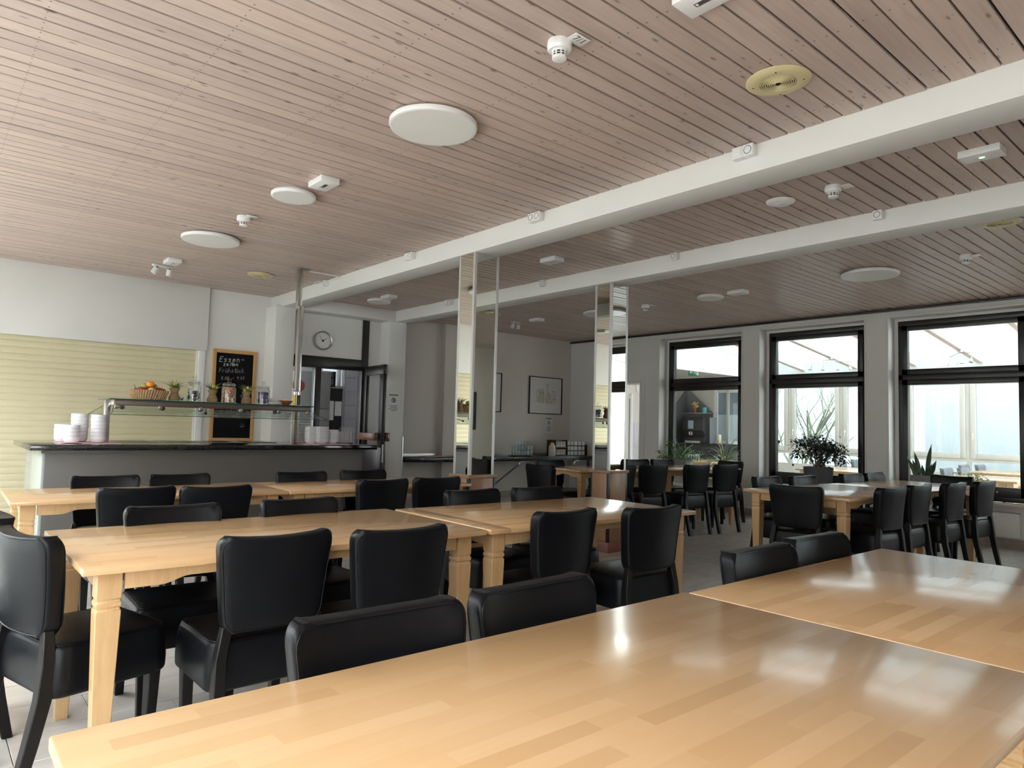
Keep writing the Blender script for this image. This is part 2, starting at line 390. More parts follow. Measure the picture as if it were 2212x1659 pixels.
def tag(o, label=None, cat=None, group=None, kind=None):
    if label: o['label'] = label
    if cat: o['category'] = cat
    if group: o['group'] = group
    if kind: o['kind'] = kind
    return o
def thing(name, label, cat, loc=(0,0,0), rz=0.0, group=None):
    o = bpy.data.objects.new(name, None); COL.objects.link(o); o.location = loc; o.rotation_euler = (0,0,rz)
    o.empty_display_size = 0.1
    return tag(o, label, cat, group)
def struct(name, mb, mat, bev=0.0):
    me = mb.mesh(name, bev) if isinstance(mb, MB) else mb
    return tag(link(name, me, mat), kind='structure')
def part(name, mb, mat, parent, bev=0.0, loc=None, rot=None, label=None, smooth=None, seg=2):
    me = mb.mesh(name, bev, seg, smooth) if isinstance(mb, MB) else mb
    o = link(name, me, mat, parent, loc, rot)
    if label: o['label'] = label
    return o
def one(name, mb, mat, label, cat, group=None, bev=0.0, loc=None, rot=None, smooth=None):
    o = part(name, mb, mat, None, bev, loc, rot, None, smooth); return tag(o, label, cat, group)
KIDS = {}
def dup(root, loc, rz, label, group=None):
    if root.name not in KIDS:
        KIDS[root.name] = [(c, [g for g in c.children]) for c in root.children]
    r = root.copy(); COL.objects.link(r); r.location = loc; r.rotation_euler = (0,0,rz); r['label'] = label
    if group: r['group'] = group
    for c, gs in KIDS[root.name]:
        c2 = c.copy(); COL.objects.link(c2); c2.parent = r
        for g in gs:
            g2 = g.copy(); COL.objects.link(g2); g2.parent = c2
    return r
def text_mb(txt, size, extrude=0.0):
    cu = bpy.data.curves.new('lettering', 'FONT'); cu.body = txt; cu.size = size; cu.extrude = extrude; cu.align_x = 'CENTER'; cu.align_y = 'CENTER'
    o = bpy.data.objects.new('lettering', cu); COL.objects.link(o)
    dg = bpy.context.evaluated_depsgraph_get(); me = bpy.data.meshes.new_from_object(o.evaluated_get(dg))
    bpy.data.objects.remove(o); return me
def ribbon(mb, pts, wd, plane_y, th=0.0008):
    # a flat stroke in the xz plane at y = plane_y (towards -y)
    for (x0, z0), (x1, z1) in zip(pts[:-1], pts[1:]):
        dx, dz = x1-x0, z1-z0; L = math.hypot(dx, dz) or 1e-6; nx, nz = -dz/L*wd/2, dx/L*wd/2
        ex, ez = dx/L*wd*0.3, dz/L*wd*0.3
        mb.prism([(x0-ex+nx, z0-ez+nz), (x1+ex+nx, z1+ez+nz), (x1+ex-nx, z1+ez-nz), (x0-ex-nx, z0-ez-nz)], plane_y-th, plane_y, 'xz')
    return mb
ORD = ['first','second','third','fourth','fifth','sixth','seventh','eighth','ninth','tenth','eleventh','twelfth','thirteenth','fourteenth','fifteenth']

# ================================================================== SETTING
ZC = 2.915; ZB = 2.754; XW = 9.62; YS = 9.24; YR = -2.2
# ---- floor
fl = struct('floor', MB().box(XL, XW+0.36, YR, 9.5, -0.12, -0.006), M_GROUT)
TW, TH = 0.60, 0.295
tme = MB().box(-TW/2+0.0015, TW/2-0.0015, -TH/2+0.0015, TH/2-0.0015, -0.010, 0.0).mesh('tile', 0.0012, 1); tme.materials.append(M_TILE)
tiles = []
j0 = 3.045; i0 = 0.337
for j in range(-18, 23):
    for i in range(-4, 17):
        x = i0 + (i+0.5)*TW + (TW/2 if j % 2 else 0); y = j0 + (j+0.5)*TH
        if x-TW/2 > XW-0.02 or x+TW/2 < XL or y-TH/2 > 9.4 or y+TH/2 < YR: continue
        # how near the lens and whether it can be in the frame
        az = math.degrees(math.atan2(x, y)); d = math.hypot(x, y)
        vis = y > 0 and -1 < az < 82 and d > 1.2
        tiles.append((0 if vis else 1, d, x, y))
tiles.sort()
rest = MB()
for k, (c, d, x, y) in enumerate(tiles):
    x0, x1, y0, y1 = max(x-TW/2, XL)+0.0015, min(x+TW/2, XW-0.001)-0.0015, max(y-TH/2, YR)+0.0015, min(y+TH/2, 9.5)-0.0015
    if k < 290 and x-TW/2 > XL and x+TW/2 < XW:
        part('tile', tme, M_TILE, fl, loc=(x, y, 0))
    else:
        rest.box(x0, x1, y0, y1, -0.010, 0.0)
tag(part('tile_field', rest, M_TILE, fl), kind='stuff')
# ---- ceiling: dark batten ground and one object for each plank
bays = [(XL, 3.59), (3.86, 5.33), (5.59, XW)]
cl = struct('ceiling', MB().box(XL-0.2, XW+0.4, YR-0.2, 9.8, ZC+0.018, ZC+0.2), M_DARKGAP)
restp = MB()
for (xa, xb) in bays:
    meshes = []
    for k in range(4):
        g = (0.006, 0.0085, 0.0105, 0.007)[k]
        mb = MB().box(-(xb-xa)/2, (xb-xa)/2, -0.05+g, 0.05-g*0.5, 0, 0.016)
        me = mb.mesh('plank', 0.0015, 1, False); me.materials.append(M_PLANK); meshes.append(me)
    y = 0.062 + 0.05 - 0.1*23
    while y < 9.52:
        lim = 9.46
        if y < lim:
            if y > 0.62: part('plank', random.choice(meshes), M_PLANK, cl, loc=((xa+xb)/2, y, ZC + random.uniform(-0.0015, 0.0015)))
            else: restp.box(xa, xb, y-0.045, y+0.045, ZC, ZC+0.016)
        y += 0.1
tag(part('plank_field', restp, M_PLANK, cl), kind='stuff')
# ---- beams and end pillars
struct('trim_1', MB().box(3.59, 3.86, YR, 9.3, ZB, ZC+0.02), M_BEAM, 0.004)
struct('trim_2', MB().box(5.33, 5.59, YR, 9.3, ZB, ZC+0.02), M_BEAM, 0.004)
struct('trim_3', MB().box(3.86, 5.33, 8.88, 9.16, ZB, ZC+0.02), M_BEAM, 0.004)
struct('trim_4', MB().box(3.52, 3.79, 8.90, 9.30, 0, ZB+0.01), M_WALL, 0.004)
struct('trim_5', MB().box(5.24, 5.53, 8.90, 9.50, 0, ZB+0.01), M_WALL, 0.004)
# ---- wall round the serving hatch, bulkhead panel
wb = MB().box(2.66, 3.60, YS, YS+0.2, 0, ZC+0.03).box(XL-0.2, 2.66, YS+0.12, YS+0.2, 0, ZC+0.03)
struct('wall_back', wb, M_WALL)
struct('trim_6', MB().box(XL, 2.765, YS-0.055, YS, 2.105, ZC+0.01), M_WALL, 0.004)
struct('trim_7', MB().box(2.675, 2.75, YS-0.03, YS+0.01, 0.0, 2.105), M_WHITE, 0.003)
# roller shutter
sh = thing('roller_shutter', 'closed cream roller shutter of broad slats filling the serving hatch behind the counter', 'shutter', (0, YS+0.05, 0))
sp = 0.0735
prof = [(-0.002, 0.0005), (-0.006, 0.010), (-0.0088, 0.026), (-0.0090, 0.046), (-0.0065, 0.063), (-0.002, 0.073), (0.008, 0.073), (0.008, 0.0005)]
smh = MB().prism(prof, XL+0.02, 2.675, 'yz').mesh('slat', 0, 2, True); smh.materials.append(M_SHUT)
for k in range(29): part('slat', smh, M_SHUT, sh, loc=(0, 0, 2.13 - (k+1)*sp))
# ---- door recess between the pillars: clock wall, black frame
YD = 9.15
struct('wall_recess', MB().box(3.79, 5.02, YD, YD+0.08, 2.155, ZB+0.02).box(5.02, 5.26, YD+0.0, YD+0.08, 0, ZB+0.02), M_WALL)
dr = tag(bpy.data.objects.new('door_1', None), kind='structure'); COL.objects.link(dr)
part('door_frame', MB().box(3.79, 4.93, YD-0.03, YD+0.09, 2.0, 2.16).box(4.93, 5.03, YD-0.03, YD+0.09, 0, ZB), M_FRAME, dr, 0.003)
part('stile', MB().box(4.21, 4.30, YD-0.02, YD+0.08, 0, 2.0), M_FRAME, dr, 0.003)
part('rail', MB().box(3.79, 4.21, YD-0.02, YD+0.08, 0, 0.92), M_FRAME, dr, 0.003)
part('pane', MB().box(3.79, 4.21, YD+0.03, YD+0.036, 0.92, 2.0), M_GLASS, dr)
# open leaf, hinged at the right post
lf = thing('door_leaf', 'open black framed glazed door leaf standing out from the recess beside the pillar', 'door', (4.985, 9.11, 0), math.atan2(-0.69, -0.075))
L = 0.70
part('leaf_frame', MB().box(0, L, -0.025, 0.025, 0.02, 0.90).box(0, L, -0.025, 0.025, 1.93, 2.06).box(0, 0.10, -0.025, 0.025, 0.9, 1.93).box(L-0.12, L, -0.025, 0.025, 0.9, 1.93), M_FRAME, lf, 0.003)
part('pane', MB().box(0.10, L-0.12, -0.004, 0.004, 0.90, 1.93), M_GLASS, lf)
part('push_bar', MB().box(0.02, L-0.05, -0.11, -0.05, 1.0, 1.10).box(L-0.16, L-0.10, -0.06, -0.02, 1.03, 1.07).box(0.05, 0.10, -0.06, -0.02, 1.03, 1.07), M_BROWNWOOD, lf, 0.006)
part('push_bar', MB().box(0.3, L-0.02, 0.05, 0.11, 0.99, 1.11).box(L-0.16, L-0.10, 0.02, 0.06, 1.03, 1.07), M_BROWNWOOD, lf, 0.006)
part('lock_plate', MB().box(L, L+0.003, -0.012, 0.012, 0.70, 0.95), M_CHROME, lf)
# ---- greige wall with pictures
struct('wall_far', MB().box(5.53, 6.58, 9.50, 9.6, 0, ZC+0.03).box(6.58, XW+0.4, 9.43, 9.6, 0, ZC+0.03).box(6.58, 6.86, 9.36, 9.44, 0, ZC+0.03), M_WALLW)
# ---- window wall
ww = MB()
ys = sorted(RIGHT_WIN)
edges = [YR] + [v for a, b in ys for v in (a, b)] + [7.69]
for k in range(0, len(edges), 2):
    ww.box(XW, XW+0.36, edges[k], edges[k+1], 0, ZC+0.03)
for a, b in ys:
    ww.box(XW, XW+0.36, a, b, 0, 0.47); ww.box(XW, XW+0.36, a, b, 2.80, ZC+0.03)
ww.box(XW, XW+0.36, 7.69, 8.47, 2.09, ZC+0.03).box(XW, XW+0.36, 8.47, 9.5, 0, ZC+0.03)
struct('wall_right', ww, M_WALL)
struct('wall_left', (lambda q: q)(MB().box(XL-0.2, XL, YR, 9.4, 0, 0.12).box(XL-0.2, XL, YR, 9.4, 2.72, ZC+0.03).box(XL-0.2, XL, YR, -1.9, 0.12, 2.72)
    .box(XL-0.2, XL, 0.1, 0.3, 0.12, 2.72).box(XL-0.2, XL, 2.3, 2.5, 0.12, 2.72).box(XL-0.2, XL, 4.5, 4.7, 0.12, 2.72).box(XL-0.2, XL, 6.7, 6.9, 0.12, 2.72).box(XL-0.2, XL, 8.9, 9.4, 0.12, 2.72)), M_WALL)
struct('wall_rear', MB().box(XL-0.2, XW+0.4, YR-0.15, YR, 0, ZC+0.03), M_WALLW)
# windows of the right wall
for k, (a, b) in enumerate(RIGHT_WIN):
    wn = tag(bpy.data.objects.new('window_%d' % (k+1), None), kind='structure'); COL.objects.link(wn)
    A, B = a+0.045, b-0.045; x0, x1 = XW+0.20, XW+0.28
    part('window_frame', MB().box(x0, x1, A, B, 2.70, 2.765).box(x0, x1, A, B, 0.50, 0.56).box(x0, x1, A, A+0.055, 0.56, 2.70).box(x0, x1, B-0.055, B, 0.56, 2.70).box(x0, x1, A, B, 1.985, 2.055), M_FRAME, wn, 0.003)
    for nm, z0, z1 in (('upper_sash', 2.055, 2.70), ('lower_sash', 0.56, 1.985)):
        s_ = part(nm, MB().box(x0-0.02, x1-0.02, A+0.05, B-0.05, z1-0.065, z1).box(x0-0.02, x1-0.02, A+0.05, B-0.05, z0, z0+0.07 if nm == 'upper_sash' else z0+0.115).box(x0-0.02, x1-0.02, A+0.05, A+0.12, z0, z1).box(x0-0.02, x1-0.02, B-0.12, B-0.05, z0, z1), M_FRAME, wn, 0.004)
        part('pane', MB().box(x0+0.015, x0+0.021, A+0.115, B-0.115, z0+0.065, z1-0.06), M_GLASST, s_)
        if nm == 'lower_sash': part('lock', MB().lathe([(0.009, 0), (0.009, 0.008)], (x0-0.028, A+0.35, 0.615), 10, 'x'), M_CHROME, s_)
    part('window_sill', MB().box(XW-0.03, x0, a-0.02, b+0.02, 0.455, 0.495), M_PVC, wn, 0.004)
    part('frame_liner', MB().box(x0+0.005, XW+0.36, a, A, 0.495, 2.80).box(x0+0.005, XW+0.36, B, b, 0.495, 2.80).box(x0+0.005, XW+0.36, A, B, 2.765, 2.80), M_WALL, wn)
    part('casing', MB().box(XW-0.008, XW, a-0.028, a, 0.49, 2.828).box(XW-0.008, XW, b, b+0.028, 0.49, 2.828).box(XW-0.008, XW, a, b, 2.80, 2.828), M_BEAM, wn, 0.002)
# left windows: white frames, panes
for k, (a, b) in enumerate(LEFT_WIN):
    wn = tag(bpy.data.objects.new('window_%d' % (k+6), None), kind='structure'); COL.objects.link(wn)
    x0, x1 = XL-0.12, XL-0.05; mid = (a+b)/2
    part('window_frame', MB().box(x0, x1, a, b, 0.12, 0.19).box(x0, x1, a, b, 2.65, 2.72).box(x0, x1, a, a+0.07, 0.19, 2.65).box(x0, x1, b-0.07, b, 0.19, 2.65).box(x0, x1, mid-0.04, mid+0.04, 0.19, 2.65), M_WHITE, wn)
    for c in ((a+0.07, mid-0.04), (mid+0.04, b-0.07)): part('pane', MB().box(x0+0.03, x0+0.036, c[0], c[1], 0.19, 2.65), M_GLASS, wn)
# doorway in the right wall
d2 = tag(bpy.data.objects.new('door_2', None), kind='structure'); COL.objects.link(d2)
part('door_casing', MB().box(XW-0.02, XW+0.38, 7.69, 7.72, 0, 2.09).box(XW-0.02, XW+0.38, 8.44, 8.47, 0, 2.09).box(XW-0.02, XW+0.38, 7.72, 8.44, 2.06, 2.09).box(XW-0.022, XW, 7.61, 7.69, 0, 2.17).box(XW-0.022, XW, 8.47, 8.55, 0, 2.17).box(XW-0.022, XW, 7.69, 8.47, 2.09, 2.17), M_BEAM, d2, 0.003)
# skirting
struct('baseboard_right', MB().box(XW-0.014, XW, YR, 7.6, 0, 0.10).box(XW-0.014, XW, 8.56, 9.4, 0, 0.10), M_BASE, 0.002)
struct('baseboard_far', MB().box(5.54, 6.58, 9.485, 9.5, 0, 0.10).box(6.87, XW-0.01, 9.415, 9.43, 0, 0.10), M_BASE, 0.002)
struct('baseboard_back', MB().box(2.78, 3.5, YS-0.014, YS, 0, 0.10), M_BASE, 0.002)
# black curtain rail at the head of the window wall
cr = thing('curtain_rail', 'thin black curtain rail running along the ceiling above the dark windows', 'rail', (XW-0.05, 0, 0))
part('track', MB().box(-0.025, 0.02, YR+0.05, 9.40, 2.872, 2.902), M_FRAME, cr, 0.002)
for y in (1.4, 3.0, 3.3, 4.6, 5.9, 7.5, 8.8): part('bracket', MB().box(-0.012, 0.012, y-0.006, y+0.006, 2.902, 2.918), M_WHITE, cr)
# mirrored back wall of a second mirror-side: dark framed picture on the rear wall
one('wall_picture', MB().box(8.2, 9.0, YR, YR+0.03, 1.15, 1.95), M_FRAME, 'dark framed picture hanging on the wall behind the camera', 'picture', bev=0.004)

# ================================================================== FURNITURE
# ---- tables
def leg_mb():
    pr = [(0.0, 0.0225), (0.10, 0.0255), (0.590, 0.0375), (0.606, 0.0375), (0.610, 0.034), (0.615, 0.034), (0.620, 0.0378), (0.632, 0.0378), (0.637, 0.034), (0.642, 0.034), (0.647, 0.0375), (0.736, 0.0375)]
    v = []; f = []
    for z, h in pr: v += [(-h,-h,z), (h,-h,z), (h,h,z), (-h,h,z)]
    k = len(pr)
    for j in range(k-1):
        for i in range(4): f.append((j*4+i, j*4+(i+1) % 4, (j+1)*4+(i+1) % 4, (j+1)*4+i))
    f += [(3,2,1,0), (k*4-4, k*4-3, k*4-2, k*4-1)]
    return MB().add(v, f)
LEG = leg_mb().mesh('leg', 0.002, 1); LEG.materials.append(M_LEGW)
def apron_poly(a, b, z0, z1, zm):
    s_ = min(0.11, (b-a)*0.2)
    pts = [(a, z1), (a, z0), (a+s_*1.0, z0)]
    for t in range(1, 7):
        u = t/6; pts.append((a+s_*(1.0+0.9*u), z0+(zm-z0)*(0.5-0.5*math.cos(PI*u))))
    pts2 = [(a+b-x, z) for x, z in reversed(pts)]
    return pts + pts2
def table(label, x0, y0, w, d, rz=0.0, leaf=0.0, T=0.76, group=None, knob=False):
    # (x0, y0): the near left corner
    t = thing('dining_table', label, 'table', (x0, y0, T-0.76), rz, group)
    part('tabletop', MB().box(leaf, w, 0, d, 0.736, 0.76), M_TABLE, t, 0.004)
    if leaf: part('table_leaf', MB().box(0.001, leaf-0.002, 0, d, 0.7365, 0.7602), M_TABLE, t, 0.004)
    i = 0.088
    for x, y in ((i, i), (w-i, i), (i, d-i), (w-i, d-i)): part('leg', LEG, M_LEGW, t, loc=(x, y, 0))
    zz = (0.672, 0.736, 0.695)
    for y in (i-0.03, d-i+0.01): part('apron', MB().prism(apron_poly(i+0.045, w-i-0.045, *zz), y, y+0.022, 'xz'), M_LEGW, t, 0.0015)
    for x in (i-0.03, w-i+0.01): part('apron', MB().prism(apron_poly(i+0.045, d-i-0.045, *zz), x, x+0.022, 'yz'), M_LEGW, t, 0.0015)
    return t
G_T = None
table('beech dining table in the foreground, nearest the viewer, cut by the bottom edge', 0.178, 0.345, 1.62, 0.93, R(-0.3))
table('beech dining table pushed against the right end of the foreground table, reflecting the windows', 1.803, 0.375, 1.41, 0.88, R(-0.3), 0.0)
table('left beech table of the middle row, with a chair at its left end', 0.43, 2.56, 1.63, 0.94, R(-0.5))
table('right beech table of the middle row, with a seamed leaf at its left end', 2.075, 2.535, 1.59, 0.90, R(-1.5), 0.125)
table('left beech table of the row before the grey counter', 0.42, 4.70, 1.57, 0.78, R(-1.5))
table('right beech table of the row before the grey counter, ending at a mirrored column', 1.995, 4.64, 1.562, 0.76, R(-0.8))
tW = table('left beech table of the pair below the plant windows on the right', 5.44, 2.335, 1.42, 0.92, R(-2.5))
part('drawer_knob', MB().box(-0.004, -0.02, 0.38, 0.41, 0.715, 0.727), M_WHITE, tW, 0.002, label='small white fitting under the table edge')
table('right beech table of the pair below the plant windows on the right', 6.862, 2.272, 1.41, 0.90, R(-2.5))
table('left beech table of the far pair behind the second mirrored column', 5.80, 5.50, 1.36, 0.76, R(-9))
table('right beech table of the far pair, ending by the pier between the windows', 7.145, 5.287, 1.36, 0.76, R(-9))

# ---- chairs
def deform_back(p):
    x, y, z = p; t = (z-0.505)/0.335
    x *= (0.178 + 0.037*t)/0.215
    y += 0.75*x*x - 0.030*t*max(t, 0) - 0.006*t
    y += -0.012*(1-abs(x)/0.22)*math.sin(PI*min(max(t, 0), 1))*0.6
    z += 0.010*(abs(x)/0.2)**2*t
    return (x, y, z)
def back_mesh():
    bm = bmesh.new(); nx, nz = 12, 6
    mb = MB(); hw, th = 0.215, 0.030
    P = lambda i, j, k: (-hw+2*hw*i/nx, (-th, th)[k], 0.505+0.330*j/nz)
    idx = {}
    for i in range(nx+1):
        for j in range(nz+1):
            for k in range(2): idx[i,j,k] = len(mb.v); mb.v.append(P(i,j,k))
    for i in range(nx):
        for j in range(nz):
            mb.f.append((idx[i,j,0], idx[i+1,j,0], idx[i+1,j+1,0], idx[i,j+1,0])); mb.f.append((idx[i,j,1], idx[i,j+1,1], idx[i+1,j+1,1], idx[i+1,j,1]))
    for i in range(nx):
        for j in (0, nz): mb.f.append((idx[i,j,0], idx[i,j,1], idx[i+1,j,1], idx[i+1,j,0]))
    for j in range(nz):
        for i in (0, nx): mb.f.append((idx[i,j,0], idx[i,j+1,0], idx[i,j+1,1], idx[i,j,1]))
    me = bpy.data.meshes.new('backrest'); me.from_pydata(mb.v, [], mb.f)
    bm.from_mesh(me); bmesh.ops.recalc_face_normals(bm, faces=bm.faces)
    ed = [e for e in bm.edges if abs(e.verts[0].co.x-e.verts[1].co.x) < 1e-5 and abs(e.verts[0].co.z-e.verts[1].co.z) < 1e-5 and e.calc_face_angle(0) > 0.6]
    bmesh.ops.bevel(bm, geom=ed, offset=0.048, segments=6, profile=0.5, affect='EDGES')
    ed = [e for e in bm.edges if len(e.link_faces) == 2 and e.calc_face_angle(0) > 0.9]
    bmesh.ops.bevel(bm, geom=ed, offset=0.014, segments=3, profile=0.5, affect='EDGES')
    for v in bm.verts:
        v.co = Vector(deform_back(v.co)) + Vector((0, -0.212, 0))
    bm.to_mesh(me); bm.free(); me.shade_smooth(); me.set_sharp_from_angle(angle=R(80)); me.materials.append(M_LEATHER)
    return me
def back_piping():
    mb = MB()
    for yy in (0.028, -0.028):
        pts = []
        hw, z0, z1, r = 0.2085, 0.5115, 0.8285, 0.046
        cs = [(hw-r, z0+r, -90), (hw-r, z1-r, 0), (-hw+r, z1-r, 90), (-hw+r, z0+r, 180)]
        for ci, (cx_, cz, a0) in enumerate(cs):
            for q in range(5):
                a = R(a0 + 90*q/4); pts.append((cx_+r*math.cos(a), yy, cz+r*math.sin(a)))
            nx_ = cs[(ci+1) % 4]; a = R(nx_[2]); e = (nx_[0]+r*math.cos(a), nx_[1]+r*math.sin(a)); s_ = pts[-1]
            for q in range(1, 8): pts.append((s_[0]+(e[0]-s_[0])*q/8, yy, s_[2]+(e[1]-s_[2])*q/8))
        pts = [Vector(deform_back(p)) + Vector((0, -0.212 + (0.001 if yy > 0 else -0.001), 0)) for p in pts]
        mb.tube(pts, 0.0024, 5, True)
    me = mb.mesh('piping', 0, 2, True); me.materials.append(M_LEATHER); return me
def seat_mesh():
    mb = MB(); nx, ny, nz = 8, 8, 4; hx, hy, z0, z1 = 0.218, 0.205, 0.305, 0.478
    bm = bmesh.new(); me = bpy.data.meshes.new('seat')
    bmesh.ops.create_cube(bm, size=1.0)
    for v in bm.verts: v.co = Vector((v.co.x*2*hx, v.co.y*2*hy, z0+(v.co.z+0.5)*(z1-z0)))
    ed = [e for e in bm.edges if abs(e.verts[0].co.z-e.verts[1].co.z) > 0.1]
    bmesh.ops.bevel(bm, geom=ed, offset=0.055, segments=5, profile=0.5, affect='EDGES')
    ed = [e for e in bm.edges if len(e.link_faces) == 2 and e.calc_face_angle(0) > 0.9]
    bmesh.ops.bevel(bm, geom=ed, offset=0.018, segments=3, profile=0.5, affect='EDGES')
    # cut the top into rows for the crown and the sides for their bulge
    for z in (0.36, 0.415):
        g = bm.verts[:] + bm.edges[:] + bm.faces[:]
        bmesh.ops.bisect_plane(bm, geom=g, plane_co=(0, 0, z), plane_no=(0, 0, 1))
    for ax in ((1,0,0), (0,1,0)):
        for d in (-0.14, -0.07, 0.0, 0.07, 0.14):
            g = bm.verts[:] + bm.edges[:] + bm.faces[:]
            bmesh.ops.bisect_plane(bm, geom=g, plane_co=(d*ax[0], d*ax[1], 0), plane_no=ax)
    for v in bm.verts:
        x, y, z = v.co
        t = (z-z0)/(z1-z0); k = 1.0 + 0.035*math.sin(PI*min(max(t*0.9+0.05, 0), 1)) - 0.05*t
        if t > 0.97: z += 0.014*(1-(x/hx)**2)*(1-(y/hy)**2)
        v.co = Vector((x*k, y*k, z))
    bm.to_mesh(me); bm.free(); me.shade_smooth(); me.set_sharp_from_angle(angle=R(80)); me.materials.append(M_LEATHER); return me
def seat_piping():
    pts = []; hx, hy, r = 0.204, 0.191, 0.052
    cs = [(hx-r, hy-r, 0), (-hx+r, hy-r, 90), (-hx+r, -hy+r, 180), (hx-r, -hy+r, 270)]
    for cx_, cy_, a0 in cs:
        for q in range(6):
            a = R(a0+90*q/5); pts.append((cx_+r*math.cos(a), cy_+r*math.sin(a), 0.4755))
    me = MB().tube(pts, 0.0028, 5, True).mesh('piping', 0, 2, True); me.materials.append(M_LEATHER); return me
def post(path):
    mb = MB(); v = []; f = []
    for (x, y, z, a, b) in path: v += [(x-a, y-b, z), (x+a, y-b, z), (x+a, y+b, z), (x-a, y+b, z)]
    k = len(path)
    for j in range(k-1):
        for i in range(4): f.append((j*4+i, j*4+(i+1) % 4, (j+1)*4+(i+1) % 4, (j+1)*4+i))
    f += [(3,2,1,0), (k*4-4, k*4-3, k*4-2, k*4-1)]
    me = mb.add(v, f).mesh('leg', 0.003, 1); me.materials.append(M_BLACKWOOD); return me
BACK, PIPE, SEAT, SPIPE = back_mesh(), back_piping(), seat_mesh(), seat_piping()
def chair_parts(t, lm=M_LEATHER):
    part('seat', SEAT, None, t); part('backrest', BACK, None, t)
    for s_ in (-1, 1):
        part('leg', post([(s_*0.176, -0.275, 0, 0.018, 0.018), (s_*0.182, -0.238, 0.17, 0.019, 0.021), (s_*0.188, -0.212, 0.31, 0.020, 0.023), (s_*0.184, -0.202, 0.42, 0.019, 0.022), (s_*0.164, -0.200, 0.53, 0.018, 0.016)]), None, t)
        part('leg', post([(s_*0.170, 0.155, 0, 0.016, 0.016), (s_*0.176, 0.160, 0.32, 0.022, 0.022)]), None, t)
CH = [  # x, y, rotation, label, group
 (0.79, 1.085, 178, 'black leatherette chair facing the viewer across the foreground table, leftmost and largest in the picture', 'f'),
 (1.26, 1.085, 181, 'black leatherette chair behind the foreground table, right beside the largest chair back', 'f'),
 (2.29, 1.035, 179, 'black chair back behind the window-reflecting table, left one of its two', 'f'),
 (2.755, 1.06, 176, 'black chair back behind the window-reflecting table, right one of its two', 'f'),
 (0.574, 3.004, -75, 'whole black chair at the left end of the middle row, its seat in view', 'm'),
 (0.0, 3.48, 95, 'black chair top at the left picture edge, half hidden behind the whole end chair', 'm'),
 (1.02, 2.74, 1, 'black chair seen from behind, near side of the middle row, first from the left', 'm'),
 (1.49, 2.63, -2, 'black chair seen from behind, near side of the middle row, second from the left', 'm'),
 (2.48, 2.71, 0, 'black chair seen from behind, near side of the middle row, third from the left', 'm'),
 (3.04, 2.59, -4, 'black chair seen from behind, near side of the middle row, rightmost, seat in view', 'm'),
 (0.93, 3.22, 178, 'black chair on the far side of the middle row, first from the left', 'm'),
 (1.56, 3.23, 181, 'black chair on the far side of the middle row, second from the left', 'm'),
 (2.70, 3.24, 179, 'black chair on the far side of the middle row, third from the left', 'm'),
 (3.20, 3.19, 176, 'black chair on the far side of the middle row, rightmost', 'm'),
 (1.00, 4.75, 1, 'black chair seen from behind, near side of the counter row, first from the left', 'c'),
 (1.43, 4.65, -2, 'black chair seen from behind, near side of the counter row, second from the left', 'c'),
 (2.60, 4.70, 1, 'black chair seen from behind, near side of the counter row, third from the left', 'c'),
 (3.10, 4.72, -1, 'black chair seen from behind, near side of the counter row, next to the mirrored column', 'c'),
 (1.00, 5.14, 178, 'black chair between counter and tables, first from the left', 'c'),
 (1.48, 5.13, 180, 'black chair between counter and tables, second from the left', 'c'),
 (2.37, 5.06, 179, 'black chair between counter and tables, third from the left', 'c'),
 (2.93, 5.09, 177, 'black chair between counter and tables, rightmost, below the brown push bar', 'c'),
 (5.57, 2.73, -82, 'black chair at the left end of the window tables, its broad back to the viewer', 'w'),
 (5.95, 2.48, -5, 'black chair on the near side of the window tables, first from the left', 'w'),
 (6.52, 2.48, -3, 'black chair on the near side of the window tables, second from the left', 'w'),
 (7.18, 2.41, -5, 'black chair on the near side of the window tables, third from the left', 'w'),
 (7.79, 2.34, -6, 'black chair on the near side of the window tables, rightmost, its legs visible', 'w'),
 (6.05, 3.10, 176, 'black chair on the window side of the window tables, first from the left', 'w'),
 (6.52, 2.99, 174, 'black chair before the bushy plant, window side of the window tables, second from left', 'w'),
 (7.50, 2.95, 175, 'black chair on the window side of the window tables, third from the left', 'w'),
 (7.96, 2.90, 177, 'black chair on the window side of the window tables, rightmost, before the white pier', 'w'),
 (8.20, 2.58, 84, 'black chair at the right end of the window tables, beside the snake plant', 'w'),
 (5.44, 5.52, -88, 'black chair at the left end of the far tables, between the two mirrored columns', 'r'),
 (6.13, 5.40, -9, 'black chair half hidden behind the second mirrored column, near side of the far tables', 'r'),
 (6.62, 5.32, -10, 'black chair seen from behind just right of the second mirrored column', 'r'),
 (7.26, 5.17, -8, 'black chair seen from behind under the palm window, left one of the two', 'r'),
 (7.74, 5.07, -9, 'black chair seen from behind under the palm window, right one of the two', 'r'),
 (6.02, 6.01, 172, 'black chair behind the far tables, first from the left, below the mug rack', 'r'),
 (6.80, 5.88, 171, 'black chair on the far side of the far tables, cut by the second mirrored column', 'r'),
 (7.45, 5.80, 170, 'black chair behind the far tables, just right of the second mirrored column', 'r'),
 (7.92, 5.72, 172, 'black chair on the far side of the far tables, rightmost, below the doorway', 'r'),
 (8.47, 5.42, 81, 'black chair at the right end of the far tables, under the spider plant', 'r'),
]
GN = {'f': 'chairs behind the foreground tables', 'm': 'chairs round the middle row of tables', 'c': 'chairs round the row before the counter', 'w': 'chairs round the window tables', 'r': 'chairs round the far tables'}
CH = [(x + 0.05*math.sin(R(a)), y - 0.05*math.cos(R(a)), a, lb, g) for x, y, a, lb, g in CH]
ch0 = thing('dining_chair', CH[0][3], 'chair', (CH[0][0], CH[0][1], 0), R(CH[0][2]), GN['f'])
chair_parts(ch0)
